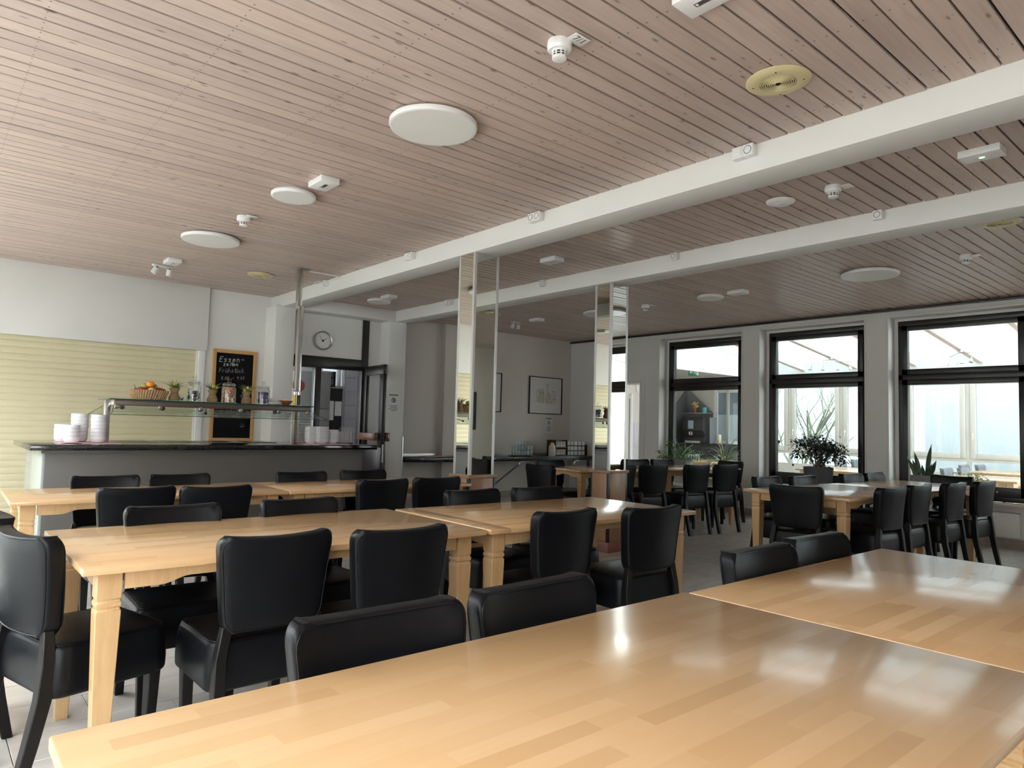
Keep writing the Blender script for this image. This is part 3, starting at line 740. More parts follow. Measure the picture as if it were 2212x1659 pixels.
part('piping', PIPE, None, ch0, label='raised seam round both faces of the back'); part('seat_piping', SPIPE, None, ch0, label='raised seam round the seat top')
for x, y, a, lb, g in CH[1:]: dup(ch0, (x, y, 0), R(a), lb, GN[g])

# ---- mirrored columns
def column(label, x0, x1, y0, y1, zb0):
    c = thing('mirrored_column', label, 'column', ((x0+x1)/2, (y0+y1)/2, 0))
    hx, hy = (x1-x0)/2, (y1-y0)/2; e = 0.022
    part('core', MB().box(-hx+0.008, hx-0.008, -hy+0.008, hy-0.008, 0, ZB), M_DARKGAP, c)
    t = 0.005
    for nm, b in (('mirror_panel', (-hx, -hx+t, -hy+e*0.7, hy-e*0.7)), ('mirror_panel', (hx-t, hx, -hy+e*0.7, hy-e*0.7)), ('mirror_panel', (-hx+e*0.7, hx-e*0.7, -hy, -hy+t)), ('mirror_panel', (-hx+e*0.7, hx-e*0.7, hy-t, hy))):
        part(nm, MB().box(*b, 0.815, ZB-0.001), M_MIRROR, c)
    for sx in (-1, 1):
        for sy in (-1, 1):
            xx, yy = sx*(hx-0.006), sy*(hy-0.006)
            part('corner_trim', MB().box(min(xx, sx*(hx+0.003)), max(xx, sx*(hx+0.003)), min(sy*(hy+0.003), sy*(hy-e)), max(sy*(hy+0.003), sy*(hy-e)), 0.815, ZB-0.002)
                 .box(min(sx*(hx-e), xx), max(sx*(hx-e), xx), min(yy, sy*(hy+0.003)), max(yy, sy*(hy+0.003)), 0.815, ZB-0.002), M_TRIM, c)
    bx, by = hx+0.016, hy+0.016
    part('base_cap', MB().box(-bx-0.014, bx+0.014, -by-0.014, by+0.014, 0.795, 0.822), M_BEECHPANEL, c, 0.002)
    for b in ((-bx, -bx+0.018, -by+0.028, by-0.028), (bx-0.018, bx, -by+0.028, by-0.028), (-bx+0.028, bx-0.028, -by, -by+0.018), (-bx+0.028, bx-0.028, by-0.018, by)):
        part('base_panel', MB().box(*b, 0.10, 0.795), M_BEECHPANEL, c, 0.001)
    for sx in (-1, 1):
        for sy in (-1, 1):
            part('corner_strip', MB().box(sx*(bx-0.014)-0.014, sx*(bx-0.014)+0.014, sy*(by-0.014)-0.014, sy*(by-0.014)+0.014, 0.10, 0.795), M_BLACK, c, 0.003)
    part('plinth', MB().box(-bx-0.018, bx+0.018, -by-0.018, by+0.018, 0.0, 0.10), M_REDTILE, c, 0.004)
column('mirror-clad column at the end of the counter tables, under the first white beam', 3.60, 3.865, 4.715, 4.94, 0.8)
column('mirror-clad column in the middle of the room, under the second white beam', 5.365, 5.625, 4.695, 4.915, 0.8)

# ================================================================== CEILING FITTINGS
def ceil_light(x, y, label, r=0.242):
    t = thing('ceiling_light', label, 'ceiling light', (x, y, ZC), 0, 'round ceiling lights')
    part('mount', MB().lathe([(r*0.86, -0.012), (r*0.86, 0.0)], n=40), M_WHITE, t)
    part('rim', MB().lathe([(r-0.03, -0.040), (r-0.012, -0.044), (r-0.003, -0.040), (r, -0.034), (r, -0.016), (r-0.004, -0.012), (r*0.8, -0.012)], n=56), M_WHITE, t, smooth=True)
    part('diffuser', MB().lathe([(1e-4, -0.0405), (r-0.026, -0.0405), (r-0.026, -0.036), (1e-4, -0.036)], n=56), M_LAMP, t)
    return t
ceil_light(2.065, 3.12, 'large round white lamp on the near ceiling, biggest of all the ceiling discs')
ceil_light(2.00, 4.83, 'round white ceiling lamp, second in the left row, beside a white box', 0.158)
ceil_light(1.96, 6.58, 'round white ceiling lamp, third in the left row, before the smoke detector', 0.25)
ceil_light(4.66, 8.22, 'round white lamp above the door recess with the clock', 0.158)
ceil_light(7.30, 2.92, 'round white ceiling lamp above the window tables, nearest of the window bay', 0.27)
ceil_light(7.31, 4.80, 'round white ceiling lamp in the window bay, seen edge-on, second from the right', 0.158)
ceil_light(7.36, 6.62, 'round white ceiling lamp partly hidden behind the second mirrored column', 0.27)
def smoke(x, y, label, tagtxt=None, ta=R(20)):
    t = thing('smoke_detector', label, 'smoke detector', (x, y, ZC), 0, 'smoke detectors on the ceiling')
    part('base', MB().lathe([(0.046, -0.042), (0.052, -0.036), (0.054, -0.026), (0.054, -0.014), (0.052, 0.0)], n=28), M_WHITE, t, smooth=True)
    part('sensor_head', MB().lathe([(0.026, -0.080), (0.031, -0.078), (0.032, -0.068), (0.028, -0.066), (0.028, -0.048), (0.034, -0.042)], n=24), M_WHITE, t, smooth=True)
    part('grille', MB().lathe([(0.0285, -0.066), (0.0285, -0.049)], n=24), M_BLACK, t)
    fins = MB()
    for k in range(9): fins.obox((0.0295*math.cos(k*2*PI/9), 0.0295*math.sin(k*2*PI/9), -0.057), 0.004, 0.006, 0.02, k*2*PI/9)
    fins.lathe([(0.0305, -0.059), (0.0305, -0.056)], n=24)
    part('fins', fins, M_WHITE, t)
    pl = part('number_plate', MB().box(-0.012, 0.078, -0.112, -0.045, -0.012, -0.009), M_WHITE, t, 0.001)
    if tagtxt:
        me = text_mb(tagtxt, 0.05); part('lettering', me, M_INK, pl, loc=(0.036, -0.084, -0.0125), rot=(PI, 0, 0))
    return t
smoke(2.015, 2.085, 'white smoke detector with number plate on the near ceiling, largest of them', '7/1', R(-58))
smoke(1.95, 5.71, 'white smoke detector between the second and third lamps of the left row')
smoke(4.58, 2.065, 'white smoke detector between the two beams, beside the domed disc', None, R(-60))
smoke(7.17, 2.03, 'white smoke detector in the window bay, on the shiny planks near the right edge', None, R(-60))
smoke(7.31, 5.80, 'white smoke detector in the window bay right of the second mirrored column', None, R(-60))
def ebox(x, y, label, led=False, a=0.0):
    t = thing('emergency_light', label, 'emergency light', (x, y, ZC), a, 'white emergency light boxes')
    part('housing', MB().box(-0.068, 0.068, -0.105, 0.105, -0.042, 0.0), M_WHITE, t, 0.004)
    part('window', MB().box(-0.012, 0.012, -0.045, 0.045, -0.0435, -0.041), M_CHROME, t)
    part('screw_slot', MB().box(0.0675, 0.0695, -0.06, -0.045, -0.03, -0.02).box(0.0675, 0.0695, 0.045, 0.06, -0.03, -0.02), M_BLACK, t)
    if led: part('indicator', MB().sphere((0, 0.0, -0.0435), 0.012, 10, 6, (0.8, 1.3, 0.3)), M_GREENLED, t, label='glowing green indicator')
    else: part('indicator', MB().box(-0.005, 0.005, 0.03, 0.04, -0.045, -0.043), M_PAPER, t)
    return t
ebox(2.045, 4.43, 'white box on the ceiling right beside the second lamp of the left row')
ebox(1.965, 7.85, 'white box on the ceiling above the twin spotlight by the shutter')
ebox(4.585, 1.21, 'white ceiling box with a glowing green light near the right picture edge', True)
ebox(4.67, 4.87, 'white ceiling box between the beams, right of the first mirrored column')
ebox(4.605, 7.87, 'white ceiling box beside the lamp above the door recess')
ebox(7.27, 4.40, 'white ceiling box beside the edge-on lamp of the window bay')
ebox(7.18, 7.80, 'white ceiling box by the twin spotlight of the window bay')
ebox(2.165, 1.455, 'white ceiling box cut off by the top picture edge')
def vent(x, y, label):
    t = thing('ceiling_vent', label, 'vent', (x, y, ZC), 0, 'cream round ceiling vents'); r = 0.146
    part('flange', MB().lathe([(0.083, -0.020), (0.10, -0.022), (0.13, -0.018), (r, -0.009), (r, -0.005), (0.14, 0.0), (0.083, 0.0), (0.083, -0.020)], n=48), M_CREAM, t, smooth=True)
    part('throat', MB().lathe([(1e-4, 0.0), (0.084, 0.0), (0.084, -0.003), (1e-4, -0.003)], n=32), M_DARKGAP, t)
    for k in range(7):
        q = 0.018+0.0095*k
        part('ring', MB().lathe([(q, -0.024+0.0005*k), (q+0.0045, -0.020), (q+0.0045, -0.008), (q, -0.008), (q, -0.024+0.0005*k)], n=36), M_CREAM, t, smooth=True)
    part('spokes', MB().obox((0.04, 0, -0.012), 0.085, 0.004, 0.01).obox((-0.02, 0.035, -0.012), 0.085, 0.004, 0.01, R(120)).obox((-0.02, -0.035, -0.012), 0.085, 0.004, 0.01, R(240)), M_CREAM, t)
    part('hub', MB().lathe([(0.010, -0.024), (0.010, -0.01)], n=14), M_BLACK, t)
    for k in range(4): part('screw', MB().lathe([(0.004, -0.0215), (0.004, -0.015)], (0.112*math.cos(k*PI/2+0.4), 0.112*math.sin(k*PI/2+0.4), 0), 8), M_DARKGAP, t)
vent(2.99, 1.605, 'large cream round ceiling vent beside the first beam, nearest of the vents')
vent(2.905, 7.85, 'cream round ceiling vent left of the steel pole')
vent(6.215, 1.53, 'cream round ceiling vent at the right picture edge behind the second beam')
vent(6.42, 7.97, 'cream round ceiling vent near the greige wall, seen in the first mirrored column')
wa = thing('access_point', 'white domed disc on the ceiling between the beams', 'access point', (4.60, 2.45, ZC))
part('dome', MB().lathe([(0.03, -0.036), (0.07, -0.030), (0.095, -0.018), (0.100, -0.008), (0.085, 0.0)], n=40), M_WHITE, wa, smooth=True)
part('cap', MB().lathe([(0.001, -0.039), (0.036, -0.0385), (0.038, -0.035), (0.038, -0.033)], n=30), M_WHITE, wa, smooth=True)
def spot(x, y, label, a):
    t = thing('twin_spotlight', label, 'spotlight', (x, y, ZC), a, 'white twin ceiling spotlights')
    part('bar', MB().box(-0.105, 0.105, -0.024, 0.024, -0.024, 0.0), M_WHITE, t, 0.010, seg=3)
    for s_, tilt in ((-1, R(28)), (1, R(2))):
        h = part('spot_head', MB().lathe([(0.028, -0.034), (0.028, 0.032), (0.024, 0.036)], n=20), M_WHITE, t, loc=(s_*0.078, 0, -0.072), rot=(R(8), tilt, 0), smooth=True)
        part('stem', MB().lathe([(0.008, 0.036), (0.008, 0.055)], n=8), M_BLACK, h)
spot(1.955, 8.22, 'white twin spotlight on the ceiling above the cream shutter', R(12))
spot(7.19, 8.31, 'white twin spotlight on the ceiling before the greige wall', R(12))
# sockets along the beams
def socket(x, y, z, label, n, sw=False):
    t = thing('beam_socket', label, 'socket', (x, y, z), 0, 'white sockets on the beams')
    for k in range(n):
        yc = (k-(n-1)/2)*0.068
        b = part('socket_box', MB().box(-0.052, 0, yc-0.033, yc+0.033, -0.034, 0.034), M_WHITE, t, 0.003)
        if sw and k == n-1: part('rocker', MB().box(-0.058, -0.05, yc-0.024, yc+0.024, -0.024, 0.024), M_WHITE, b, 0.002)
        else:
            part('well', MB().lathe([(0.024, -0.0535), (0.021, -0.0535), (0.0205, -0.049), (1e-4, -0.049)], (0, yc, 0), 20, 'x'), M_WHITE, b, smooth=True)
            part('well_rim', MB().tube([(-0.0535, yc+0.0225*math.cos(q*PI/10), 0.0225*math.sin(q*PI/10)) for q in range(20)], 0.0018, 4, True), M_DKPANEL, b)
            part('pins', MB().lathe([(0.0035, -0.0498), (0.0035, -0.049)], (0, yc-0.009, 0), 8, 'x').lathe([(0.0035, -0.0498), (0.0035, -0.049)], (0, yc+0.009, 0), 8, 'x').box(-0.05, -0.049, yc-0.003, yc+0.003, 0.012, 0.02).box(-0.05, -0.049, yc-0.003, yc+0.003, -0.02, -0.012), M_BLACK, b)
    return t
socket(3.59, 2.12, 2.876, 'white socket with switch on the first beam, nearest of the beam sockets', 2, True)
socket(3.59, 3.91, 2.876, 'white double socket on the first beam, before the first mirrored column', 2)
socket(3.59, 5.72, 2.876, 'white socket on the first beam, left of the first mirrored column', 2, True)
socket(3.59, 7.55, 2.870, 'white socket on the first beam beside the steel pole', 1)
socket(5.33, 2.06, 2.876, 'white single socket on the second beam, nearest on that beam', 1)
socket(5.33, 3.87, 2.876, 'white single socket on the second beam, before the second mirrored column', 1)
socket(5.33, 5.68, 2.876, 'white single socket on the second beam, left of the second mirrored column', 1)
socket(5.33, 7.50, 2.876, 'white double socket on the second beam, near the clock recess', 2, True)

# ================================================================== COUNTER
CT = 0.998; CY0, CY1 = 6.745, 8.0
cn = thing('serving_counter', 'long grey serving counter with a polished black top before the shutter', 'counter', (0, 0, 0))
part('countertop', MB().box(0.712, 3.87, CY0, CY1, 0.952, CT), M_BLACKTOP, cn, 0.003)
part('front_panel', MB().box(0.83, 3.72, 6.84, 6.862, 0.06, 0.93), M_GREYLAM, cn, 0.001)
part('top_rail', MB().box(0.80, 3.735, 6.825, 6.86, 0.925, 0.952), M_GREYLAM, cn, 0.001)
part('side_panel', MB().box(0.808, 0.83, 6.84, 7.92, 0.0, 0.952), M_LIGHTLAM, cn, 0.002, label='pale glossy side panel')
part('side_panel', MB().box(3.72, 3.742, 6.84, 7.92, 0.0, 0.952), M_GREYLAM, cn, 0.002)
part('back_panel', MB().box(0.83, 3.72, 7.90, 7.92, 0.06, 0.952), M_GREYLAM, cn)
part('kick_board', MB().box(0.84, 3.71, 6.88, 6.90, 0.0, 0.06), M_DKPANEL, cn)
for k in range(4):
    x = 1.62+0.41*k
    part('heated_well', MB().box(x-0.19, x+0.19, 7.50, 7.515, CT, CT+0.006).box(x-0.19, x+0.19, 7.885, 7.90, CT, CT+0.006).box(x-0.19, x-0.175, 7.515, 7.885, CT, CT+0.006).box(x+0.175, x+0.19, 7.515, 7.885, CT, CT+0.006), M_STEEL, cn, 0.002)
    part('glass_plate', MB().box(x-0.174, x+0.174, 7.516, 7.884, CT, CT+0.004), M_MATTTOP, cn)
# sneeze guard
sg = thing('sneeze_guard', 'glass sneeze guard shelf with dark rail standing on the grey counter', 'glass shelf', (0, 0, 0))
ZS = 1.395
part('shelf_glass', MB().box(1.30, 3.22, 7.00, 7.52, ZS, ZS+0.010), M_GLASSG, sg)
part('glass_edge', MB().box(1.30, 3.22, 6.996, 7.0, ZS, ZS+0.010).box(1.296, 1.30, 6.996, 7.52, ZS, ZS+0.010).box(3.22, 3.224, 6.996, 7.52, ZS, ZS+0.010), M_EDGE, sg)
part('front_rail', MB().box(1.345, 3.20, 7.015, 7.05, ZS-0.052, ZS-0.001), M_BRONZE, sg, 0.003)
part('back_rail', MB().box(1.345, 3.20, 7.46, 7.49, ZS-0.045, ZS-0.001), M_BRONZE, sg, 0.003)
for x in (1.345, 3.19): part('end_rail', MB().box(x, x+0.02, 7.05, 7.46, ZS-0.045, ZS-0.001), M_CHROME, sg, 0.002)
for nm, ya, yb, in (('front_pane', 7.0, 6.74), ('back_pane', 7.48, 7.78)):
    z1, z0 = ZS-0.055, 1.262; xa, xb = (1.335, 3.20), (1.27, 3.26)
    o_ = 0.004 if yb < ya else -0.004
    v = [(xa[0], ya, z1), (xa[1], ya, z1), (xb[1], yb, z0), (xb[0], yb, z0)]
    v2 = [(p[0], p[1]-o_, p[2]-0.005) for p in v]
    part(nm, MB().add(v+v2, [(0,1,2,3), (7,6,5,4), (0,4,5,1), (1,5,6,2), (2,6,7,3), (3,7,4,0)]), M_GLASSG, sg, smooth=False)
    part('pane_edge', MB().tube([v[0], v[3]], 0.003, 6).tube([v[3], v[2]], 0.002, 6).tube([v[2], v[1]], 0.002, 6), M_EDGE, sg)
for k, x in enumerate((1.36, 1.50, 1.72, 1.86, 2.08, 2.22, 2.46, 2.66, 2.85, 3.0, 3.16)):
    part('clamp', MB().lathe([(0.014, -0.018), (0.020, -0.012), (0.020, 0.012), (0.014, 0.018)], (x, 7.012 if k % 2 == 0 else 7.49, ZS-0.062), 16, 'y'), M_DKPANEL if k % 2 else M_STEEL, sg, smooth=True)
part('post', MB().box(1.30, 1.35, 7.20, 7.26, CT, ZS-0.002), M_CHROME, sg, 0.003)
part('rod', MB().tube([(2.13, 7.02, ZS-0.06), (2.08, 6.86, 1.30)], 0.004, 6).sphere((2.08, 6.86, 1.295), 0.014, 10, 6), M_BLACK, sg)
pl = thing('steel_pole', 'square brushed steel pole rising from the counter to the ceiling', 'pole', (0, 0, 0))
part('lower_tube', MB().box(3.10, 3.155, 7.195, 7.25, CT, 2.50), M_CHROME, pl, 0.003)
part('upper_tube', MB().box(3.085, 3.138, 7.215, 7.268, 2.47, ZC), M_STEEL, pl, 0.003)
part('top_plate', MB().box(3.02, 3.21, 7.15, 7.34, ZC-0.006, ZC), M_STEEL, pl, 0.001)
one('cable_duct', MB().box(3.22, 3.586, 7.24, 7.255, ZC-0.014, ZC-0.001).box(3.565, 3.588, 7.255, 7.52, ZC-0.030, ZC-0.016), M_WHITE, 'thin white cable duct on the ceiling from the steel pole to the beam', 'cable duct', bev=0.001)
one('white_cable', MB().tube([(3.545, 7.585, 2.875), (3.50, 7.60, 2.89), (3.47, 7.66, 2.885), (3.50, 7.72, 2.875), (3.55, 7.69, 2.885), (3.575, 7.6, 2.90)], 0.004, 6), M_WHITE, 'loop of thin white cable at the beam socket beside the steel pole', 'cable')

# ---- crockery
def bowl_mesh(rad, h, name='bowl'):
    return MB().lathe([(rad*0.62, 0.0), (rad*0.80, 0.004), (rad*0.90, 0.012), (rad*0.915, 0.0205), (rad*0.985, 0.0255), (rad, 0.032), (rad, h), (rad*0.965, h), (rad*0.94, 0.032), (rad*0.85, 0.016), (1e-4, 0.012)], n=32).mesh(name, 0, 2, True)
one('napkin_tray', MB().box(0.955, 1.42, 7.02, 7.46, CT, CT+0.006).obox((1.03, 7.0, CT+0.010), 0.14, 0.05, 0.004, 0.2), M_PINK, 'flat pink napkins laid under the white bowl stacks on the counter', 'napkin', bev=0.001)
def stack(x, y, n, rad, h, step, who, z0, grp, mat=M_CHINA):
    me = bowl_mesh(rad, h); me.materials.append(mat)
    for k in range(n):
        o = link('bowl', me, None, None, (x+random.uniform(-.002, .002), y+random.uniform(-.002, .002), z0+k*step), (0, 0, random.random()))
        pos = 'lowest' if k == 0 else ('topmost' if k == n-1 else ORD[k] + ' from below')
        tag(o, 'white china bowl in %s, %s' % (who, pos), 'bowl', grp)
stack(1.048, 7.13, 4, 0.067, 0.054, 0.0335, 'the low front stack left on the counter', CT+0.007, 'white bowls stacked on the counter')
stack(0.995, 7.285, 4, 0.060, 0.054, 0.0345, 'the low half hidden stack at the far left', CT+0.007, 'white bowls stacked on the counter')
stack(1.142, 7.38, 7, 0.070, 0.054, 0.0335, 'the tall rear stack left on the counter', CT+0.007, 'white bowls stacked on the counter')
stack(1.262, 7.20, 7, 0.064, 0.054, 0.0330, 'the tall stack nearest the sneeze guard post', CT+0.007, 'white bowls stacked on the counter')
one('napkin_tray', MB().box(3.17, 3.68, 7.02, 7.50, CT, CT+0.006), M_PINK, 'flat pink napkins laid under the square dishes right on the counter', 'napkin', bev=0.001)
def square_dish(w_, h):
    prof = [(0.55, 0.0), (0.62, 0.0), (0.78, 0.28), (0.90, 0.50), (0.985, 0.60), (1.0, 1.0), (0.95, 1.0), (0.74, 0.42), (0.5, 0.28)]
    v = []; f = []
    n = 16
    for s_, z in prof:
        for i in range(n):
            a = 2*PI*i/n + PI/4; c, sn = math.cos(a), math.sin(a); p = 5.0
            q = (abs(c)**p + abs(sn)**p)**(-1/p)
            v.append((q*c*s_*w_/2, q*sn*s_*w_/2, z*h))
    k = len(prof)
    for j in range(k-1):
        for i in range(n): f.append((j*n+i, j*n+(i+1) % n, (j+1)*n+(i+1) % n, (j+1)*n+i))
    f.append(tuple(range(n-1, -1, -1))); f.append(tuple((k-1)*n+i for i in range(n)))
    return MB().add(v, f).mesh('square_dish', 0, 2, True)
for (x, y, n_, wd, h, st, who, m_) in ((3.265, 7.36, 11, 0.135, 0.020, 0.0195, 'the tall flat stack beside the pole', M_CHINA2), (3.262, 7.13, 9, 0.10, 0.035, 0.0185, 'the stack of square dishes nearest the pole', M_CHINA), (3.375, 7.11, 9, 0.135, 0.035, 0.0185, 'the middle stack of dishes', M_CHINA), (3.525, 7.16, 7, 0.125, 0.035, 0.0195, 'the right stack beside the napkin rack', M_CHINA)):
    me = square_dish(wd, h); me.materials.append(m_)
    for k in range(n_):
        o = link('square_dish', me, None, None, (x, y, CT+0.007+k*st), (0, 0, R(10)))
        pos = 'lowest' if k == 0 else ('topmost' if k == n_-1 else ORD[k] + ' from below')
        tag(o, 'white square dish in %s, %s' % (who, pos), 'dish', 'square dishes stacked on the counter')
nr = thing('napkin_rack', 'wire rack holding pale pink napkins at the right end of the counter', 'napkin rack', (3.70, 7.22, CT))
part('base', MB().box(-0.085, 0.085, -0.07, 0.07, 0.0, 0.012), M_BLACK, nr, 0.003)
for k in range(6):
    x = -0.075+0.03*k
    part('wire', MB().tube([(x, -0.055, 0.01), (x, -0.055, 0.175), (x+0.006, -0.055, 0.185), (x+0.018, -0.055, 0.185), (x+0.024, -0.055, 0.175), (x+0.024, -0.055, 0.01)], 0.0022, 5), M_CHROME, nr)
for k in range(8):
    x = -0.075+0.021*k
    part('napkin', MB().obox((x, 0.0, 0.075), 0.012, 0.09, 0.125, R(random.uniform(-5, 5)), R(random.uniform(-4, 4))), M_PAPER, nr, 0.002)

# ---- things on the glass shelf
ZT = ZS+0.011
rn = MB()
pts = [(1.46, 7.04), (1.58, 7.02), (1.60, 7.10), (1.46, 7.12)]
rn.prism(pts, ZT, ZT+0.002, 'xy'); rn.prism([(1.80, 7.03), (2.0, 7.005), (2.2, 7.03), (2.42, 7.02), (2.42, 7.42), (1.80, 7.42)], ZT, ZT+0.002, 'xy')
one('paper_runner', rn, M_NAPGREEN, 'light green paper runner lying on the glass shelf under jars and plants', 'runner')
bk = thing('fruit_basket', 'woven straw basket full of fruit on the glass shelf', 'basket', (1.665, 7.22, ZT))
part('liner', MB().lathe([(0.128, 0.004), (0.138, 0.05), (0.160, 0.092), (0.157, 0.092), (0.134, 0.05), (0.12, 0.008), (1e-4, 0.008)], n=36), M_BASKET, bk, smooth=True)
wv = MB()
for k in range(44):
    a = 2*PI*k/44
    for sg_ in (1,):
        p = []
        for q in range(5):
            u = q/4; rr = 0.136+0.030*u + (0.004 if (q+k) % 2 else -0.001); aa = a + 0.10*u
            p.append((rr*math.cos(aa), rr*math.sin(aa), 0.004+0.088*u))
        wv.tube(p, [0.007, 0.0085, 0.007, 0.0085, 0.006], 5)
tag(part('woven_strands', wv, M_BASKET, bk), kind='stuff')
fruit = [(-0.075, -0.05, 0.085, 0.043, M_REDAPPLE, 'dark red apple at the left front of the fruit basket', 'apple'), (0.005, -0.07, 0.088, 0.036, M_YELFRUIT, 'pale yellow fruit at the front rim of the basket', 'fruit'),
 (0.075, -0.04, 0.085, 0.043, M_REDAPPLE, 'dark red apple at the right front of the fruit basket', 'apple'), (0.12, 0.02, 0.083, 0.038, M_REDAPPLE, 'red apple at the right rim of the fruit basket', 'apple'),
 (-0.035, 0.02, 0.125, 0.036, M_GREENAPPLE, 'green apple left of the orange in the basket', 'apple'), (0.045, 0.035, 0.128, 0.036, M_GREENAPPLE, 'green apple right behind the orange in the basket', 'apple'),
 (-0.01, -0.015, 0.09, 0.040, M_REDAPPLE, 'dark red apple below the orange in the basket', 'apple'), (0.003, -0.03, 0.150, 0.036, M_ORANGE, 'bright orange on top of the fruit basket', 'orange'),
 (-0.11, 0.03, 0.075, 0.036, M_PEAR, 'olive pear with a long stem at the left of the fruit basket', 'pear')]
for x, y, z, r, m_, lb, ct in fruit:
    t = thing(ct, lb, ct, (1.665+x, 7.22+y, ZT+z), random.random()*6, 'fruit in the basket')
    if ct == 'pear': part('flesh', MB().lathe([(1e-4, -0.034), (0.022, -0.028), (0.034, -0.008), (0.028, 0.018), (0.015, 0.032), (0.006, 0.038)], n=18), m_, t, smooth=True); part('stem', MB().tube([(0, 0, 0.036), (-0.01, 0, 0.055), (-0.018, 0, 0.07)], 0.0025, 5), M_STEM, t)
    else:
        part('flesh', MB().lathe([(max(1e-4, r*math.sin(PI*j/10)), -r*0.93*math.cos(PI*j/10)*(1-0.12*(math.cos(PI*j/10)**8))) for j in range(11)], n=20), m_, t, smooth=True)
        if ct == 'apple': part('stem', MB().tube([(0, 0, r*0.75), (0.004, 0, r*1.05)], 0.0018, 5), M_STEM, t)
def sack_plant(x, label, flower):
    t = thing('burlap_plant', label, 'plant', (x, 7.20, ZT), 0, 'small burlap plants on the glass shelf')
    part('burlap_bag', MB().lathe([(0.040, 0.0), (0.050, 0.012), (0.052, 0.035), (0.040, 0.062), (0.030, 0.078), (0.036, 0.095), (0.050, 0.125), (0.046, 0.126), (0.030, 0.10), (1e-4, 0.09)], n=14), M_BURLAP, t, smooth=True)
    part('cord', MB().tube([(0.0335*math.cos(a*PI/8), 0.0335*math.sin(a*PI/8), 0.078) for a in range(16)], 0.004, 5, True), M_BURLAP, t)
    g = MB(); rnd = random.Random(int(x*1000))
    for k in range(46):
        a = rnd.random()*2*PI; l = rnd.uniform(0.07, 0.135); sp_ = rnd.uniform(0.15, 1.0)
        p = [(0.014*math.cos(a), 0.014*math.sin(a), 0.095)]
        for q in range(1, 5):
            u = q/4; p.append(((0.014+l*sp_*u*u*0.95)*math.cos(a), (0.014+l*sp_*u*u*0.95)*math.sin(a), 0.095+l*(u-0.35*sp_*u*u)))
        g.tube(p, [0.0034, 0.003, 0.0026, 0.0018, 0.0006], 4)
    tag(part('grass_blades', g, M_GRASS, t), kind='stuff')
    for k in range(flower):
        a = 2.2*k-1.9; fx, fy, fz = 0.03*math.cos(a), -0.02+0.02*math.sin(a), 0.165-0.014*k
        f = MB()
        for q in range(8): f.obox((fx+0.010*math.cos(q*PI/4), fy, fz+0.010*math.sin(q*PI/4)), 0.014, 0.003, 0.007, 0, -q*PI/4)
        f.sphere((fx, fy-0.004, fz), 0.006, 8, 6); part('flower', f, M_YELLOW, t)
sack_plant(1.885, 'burlap wrapped grass plant beside the fruit basket, with hardly any flower', 1)
sack_plant(2.24, 'burlap wrapped grass plant with small yellow flowers between the left and middle jars', 2)
sack_plant(2.58, 'burlap wrapped grass plant with a large yellow flower right of the middle jar', 3)
def jar(x, label, mats, fill, h=0.185, r=0.068):
    t = thing('glass_jar', label, 'jar', (x, 7.22, ZT), 0, 'lidded sweet jars on the glass shelf')
    part('glass_body', MB().lathe([(r*0.92, 0.0), (r, 0.006), (r, h*0.80), (r*0.93, h*0.90), (r*0.80, h*0.95), (r*0.84, h), (r*0.80, h), (r*0.76, h*0.95), (r*0.90, h*0.88), (r*0.955, h*0.8), (r*0.955, 0.012), (1e-4, 0.012)], n=32), M_JAR, t, smooth=True)
    ld = part('lid', MB().lathe([(r*0.80, h), (r*0.93, h+0.003), (r*0.93, h+0.010), (r*0.75, h+0.022), (r*0.25, h+0.030), (r*0.16, h+0.042), (r*0.30, h+0.052), (r*0.34, h+0.062), (r*0.22, h+0.072), (1e-4, h+0.073)], n=28), M_JAR, t, smooth=True)
    part('lid_edge', MB().tube([(r*0.93*math.cos(a*PI/14), r*0.93*math.sin(a*PI/14), h+0.006) for a in range(28)], 0.0025, 5, True), M_CHROME, ld)
    rnd = random.Random(int(x*777)); cs = [MB() for _ in mats]
    for k in range(int(420*fill)):
        a = rnd.random()*2*PI; q = math.sqrt(rnd.random())*(r*0.955-0.014); z = 0.02+rnd.random()*(h*0.8*fill)
        cs[rnd.randrange(len(mats))].obox((q*math.cos(a), q*math.sin(a), z), 0.022, 0.014, 0.011, rnd.random()*6, rnd.random()*6)
    for c_, m_ in zip(cs, mats): tag(part('sweets', c_, m_, t, smooth=False), kind='stuff')
jar(2.065, 'lidded glass jar with dark wrapped sweets, leftmost of the three jars', [M_CANDYD, M_CANDYD, M_CANDYW], 0.55)
jar(2.405, 'lidded glass jar full of orange and cream sweets, middle of the three jars', [M_CANDYO, M_CANDYW, M_CANDYO], 0.95, 0.18)
jar(2.758, 'lidded glass jar with purple sweets, rightmost of the three jars', [M_CANDYP, M_CANDYP, M_CANDYD], 0.75, 0.175, 0.066)
cd = thing('table_card', 'small white card with a black hen on it beside the left jar', 'card', (1.965, 7.24, ZT))
part('card', MB().box(-0.028, 0.028, -0.002, 0.002, 0.0, 0.05), M_PAPER, cd)
hen = MB(); hen.prism([(-0.018, 0.036), (-0.012, 0.030), (-0.002, 0.024), (0.010, 0.040), (0.016, 0.034), (0.010, 0.016), (0.002, 0.010), (-0.008, 0.014), (-0.014, 0.022)], -0.003, -0.0021, 'xz')
part('hen_print', hen, M_INK, cd)
for k in range(4):
    o = link('saucer', MB().lathe([(0.035, 0), (0.05, 0.003), (0.078, 0.010), (0.078, 0.013), (0.05, 0.006), (1e-4, 0.005)], n=28).mesh('saucer', 0, 2, True), M_CHINA, None, (2.875, 7.20, ZT+0.007*k))
    tag(o, 'white saucer %s in the small pile beside the purple jar' % ('lowest' if k == 0 else 'topmost' if k == 3 else ORD[k] + ' from below'), 'saucer', 'saucers beside the purple jar')
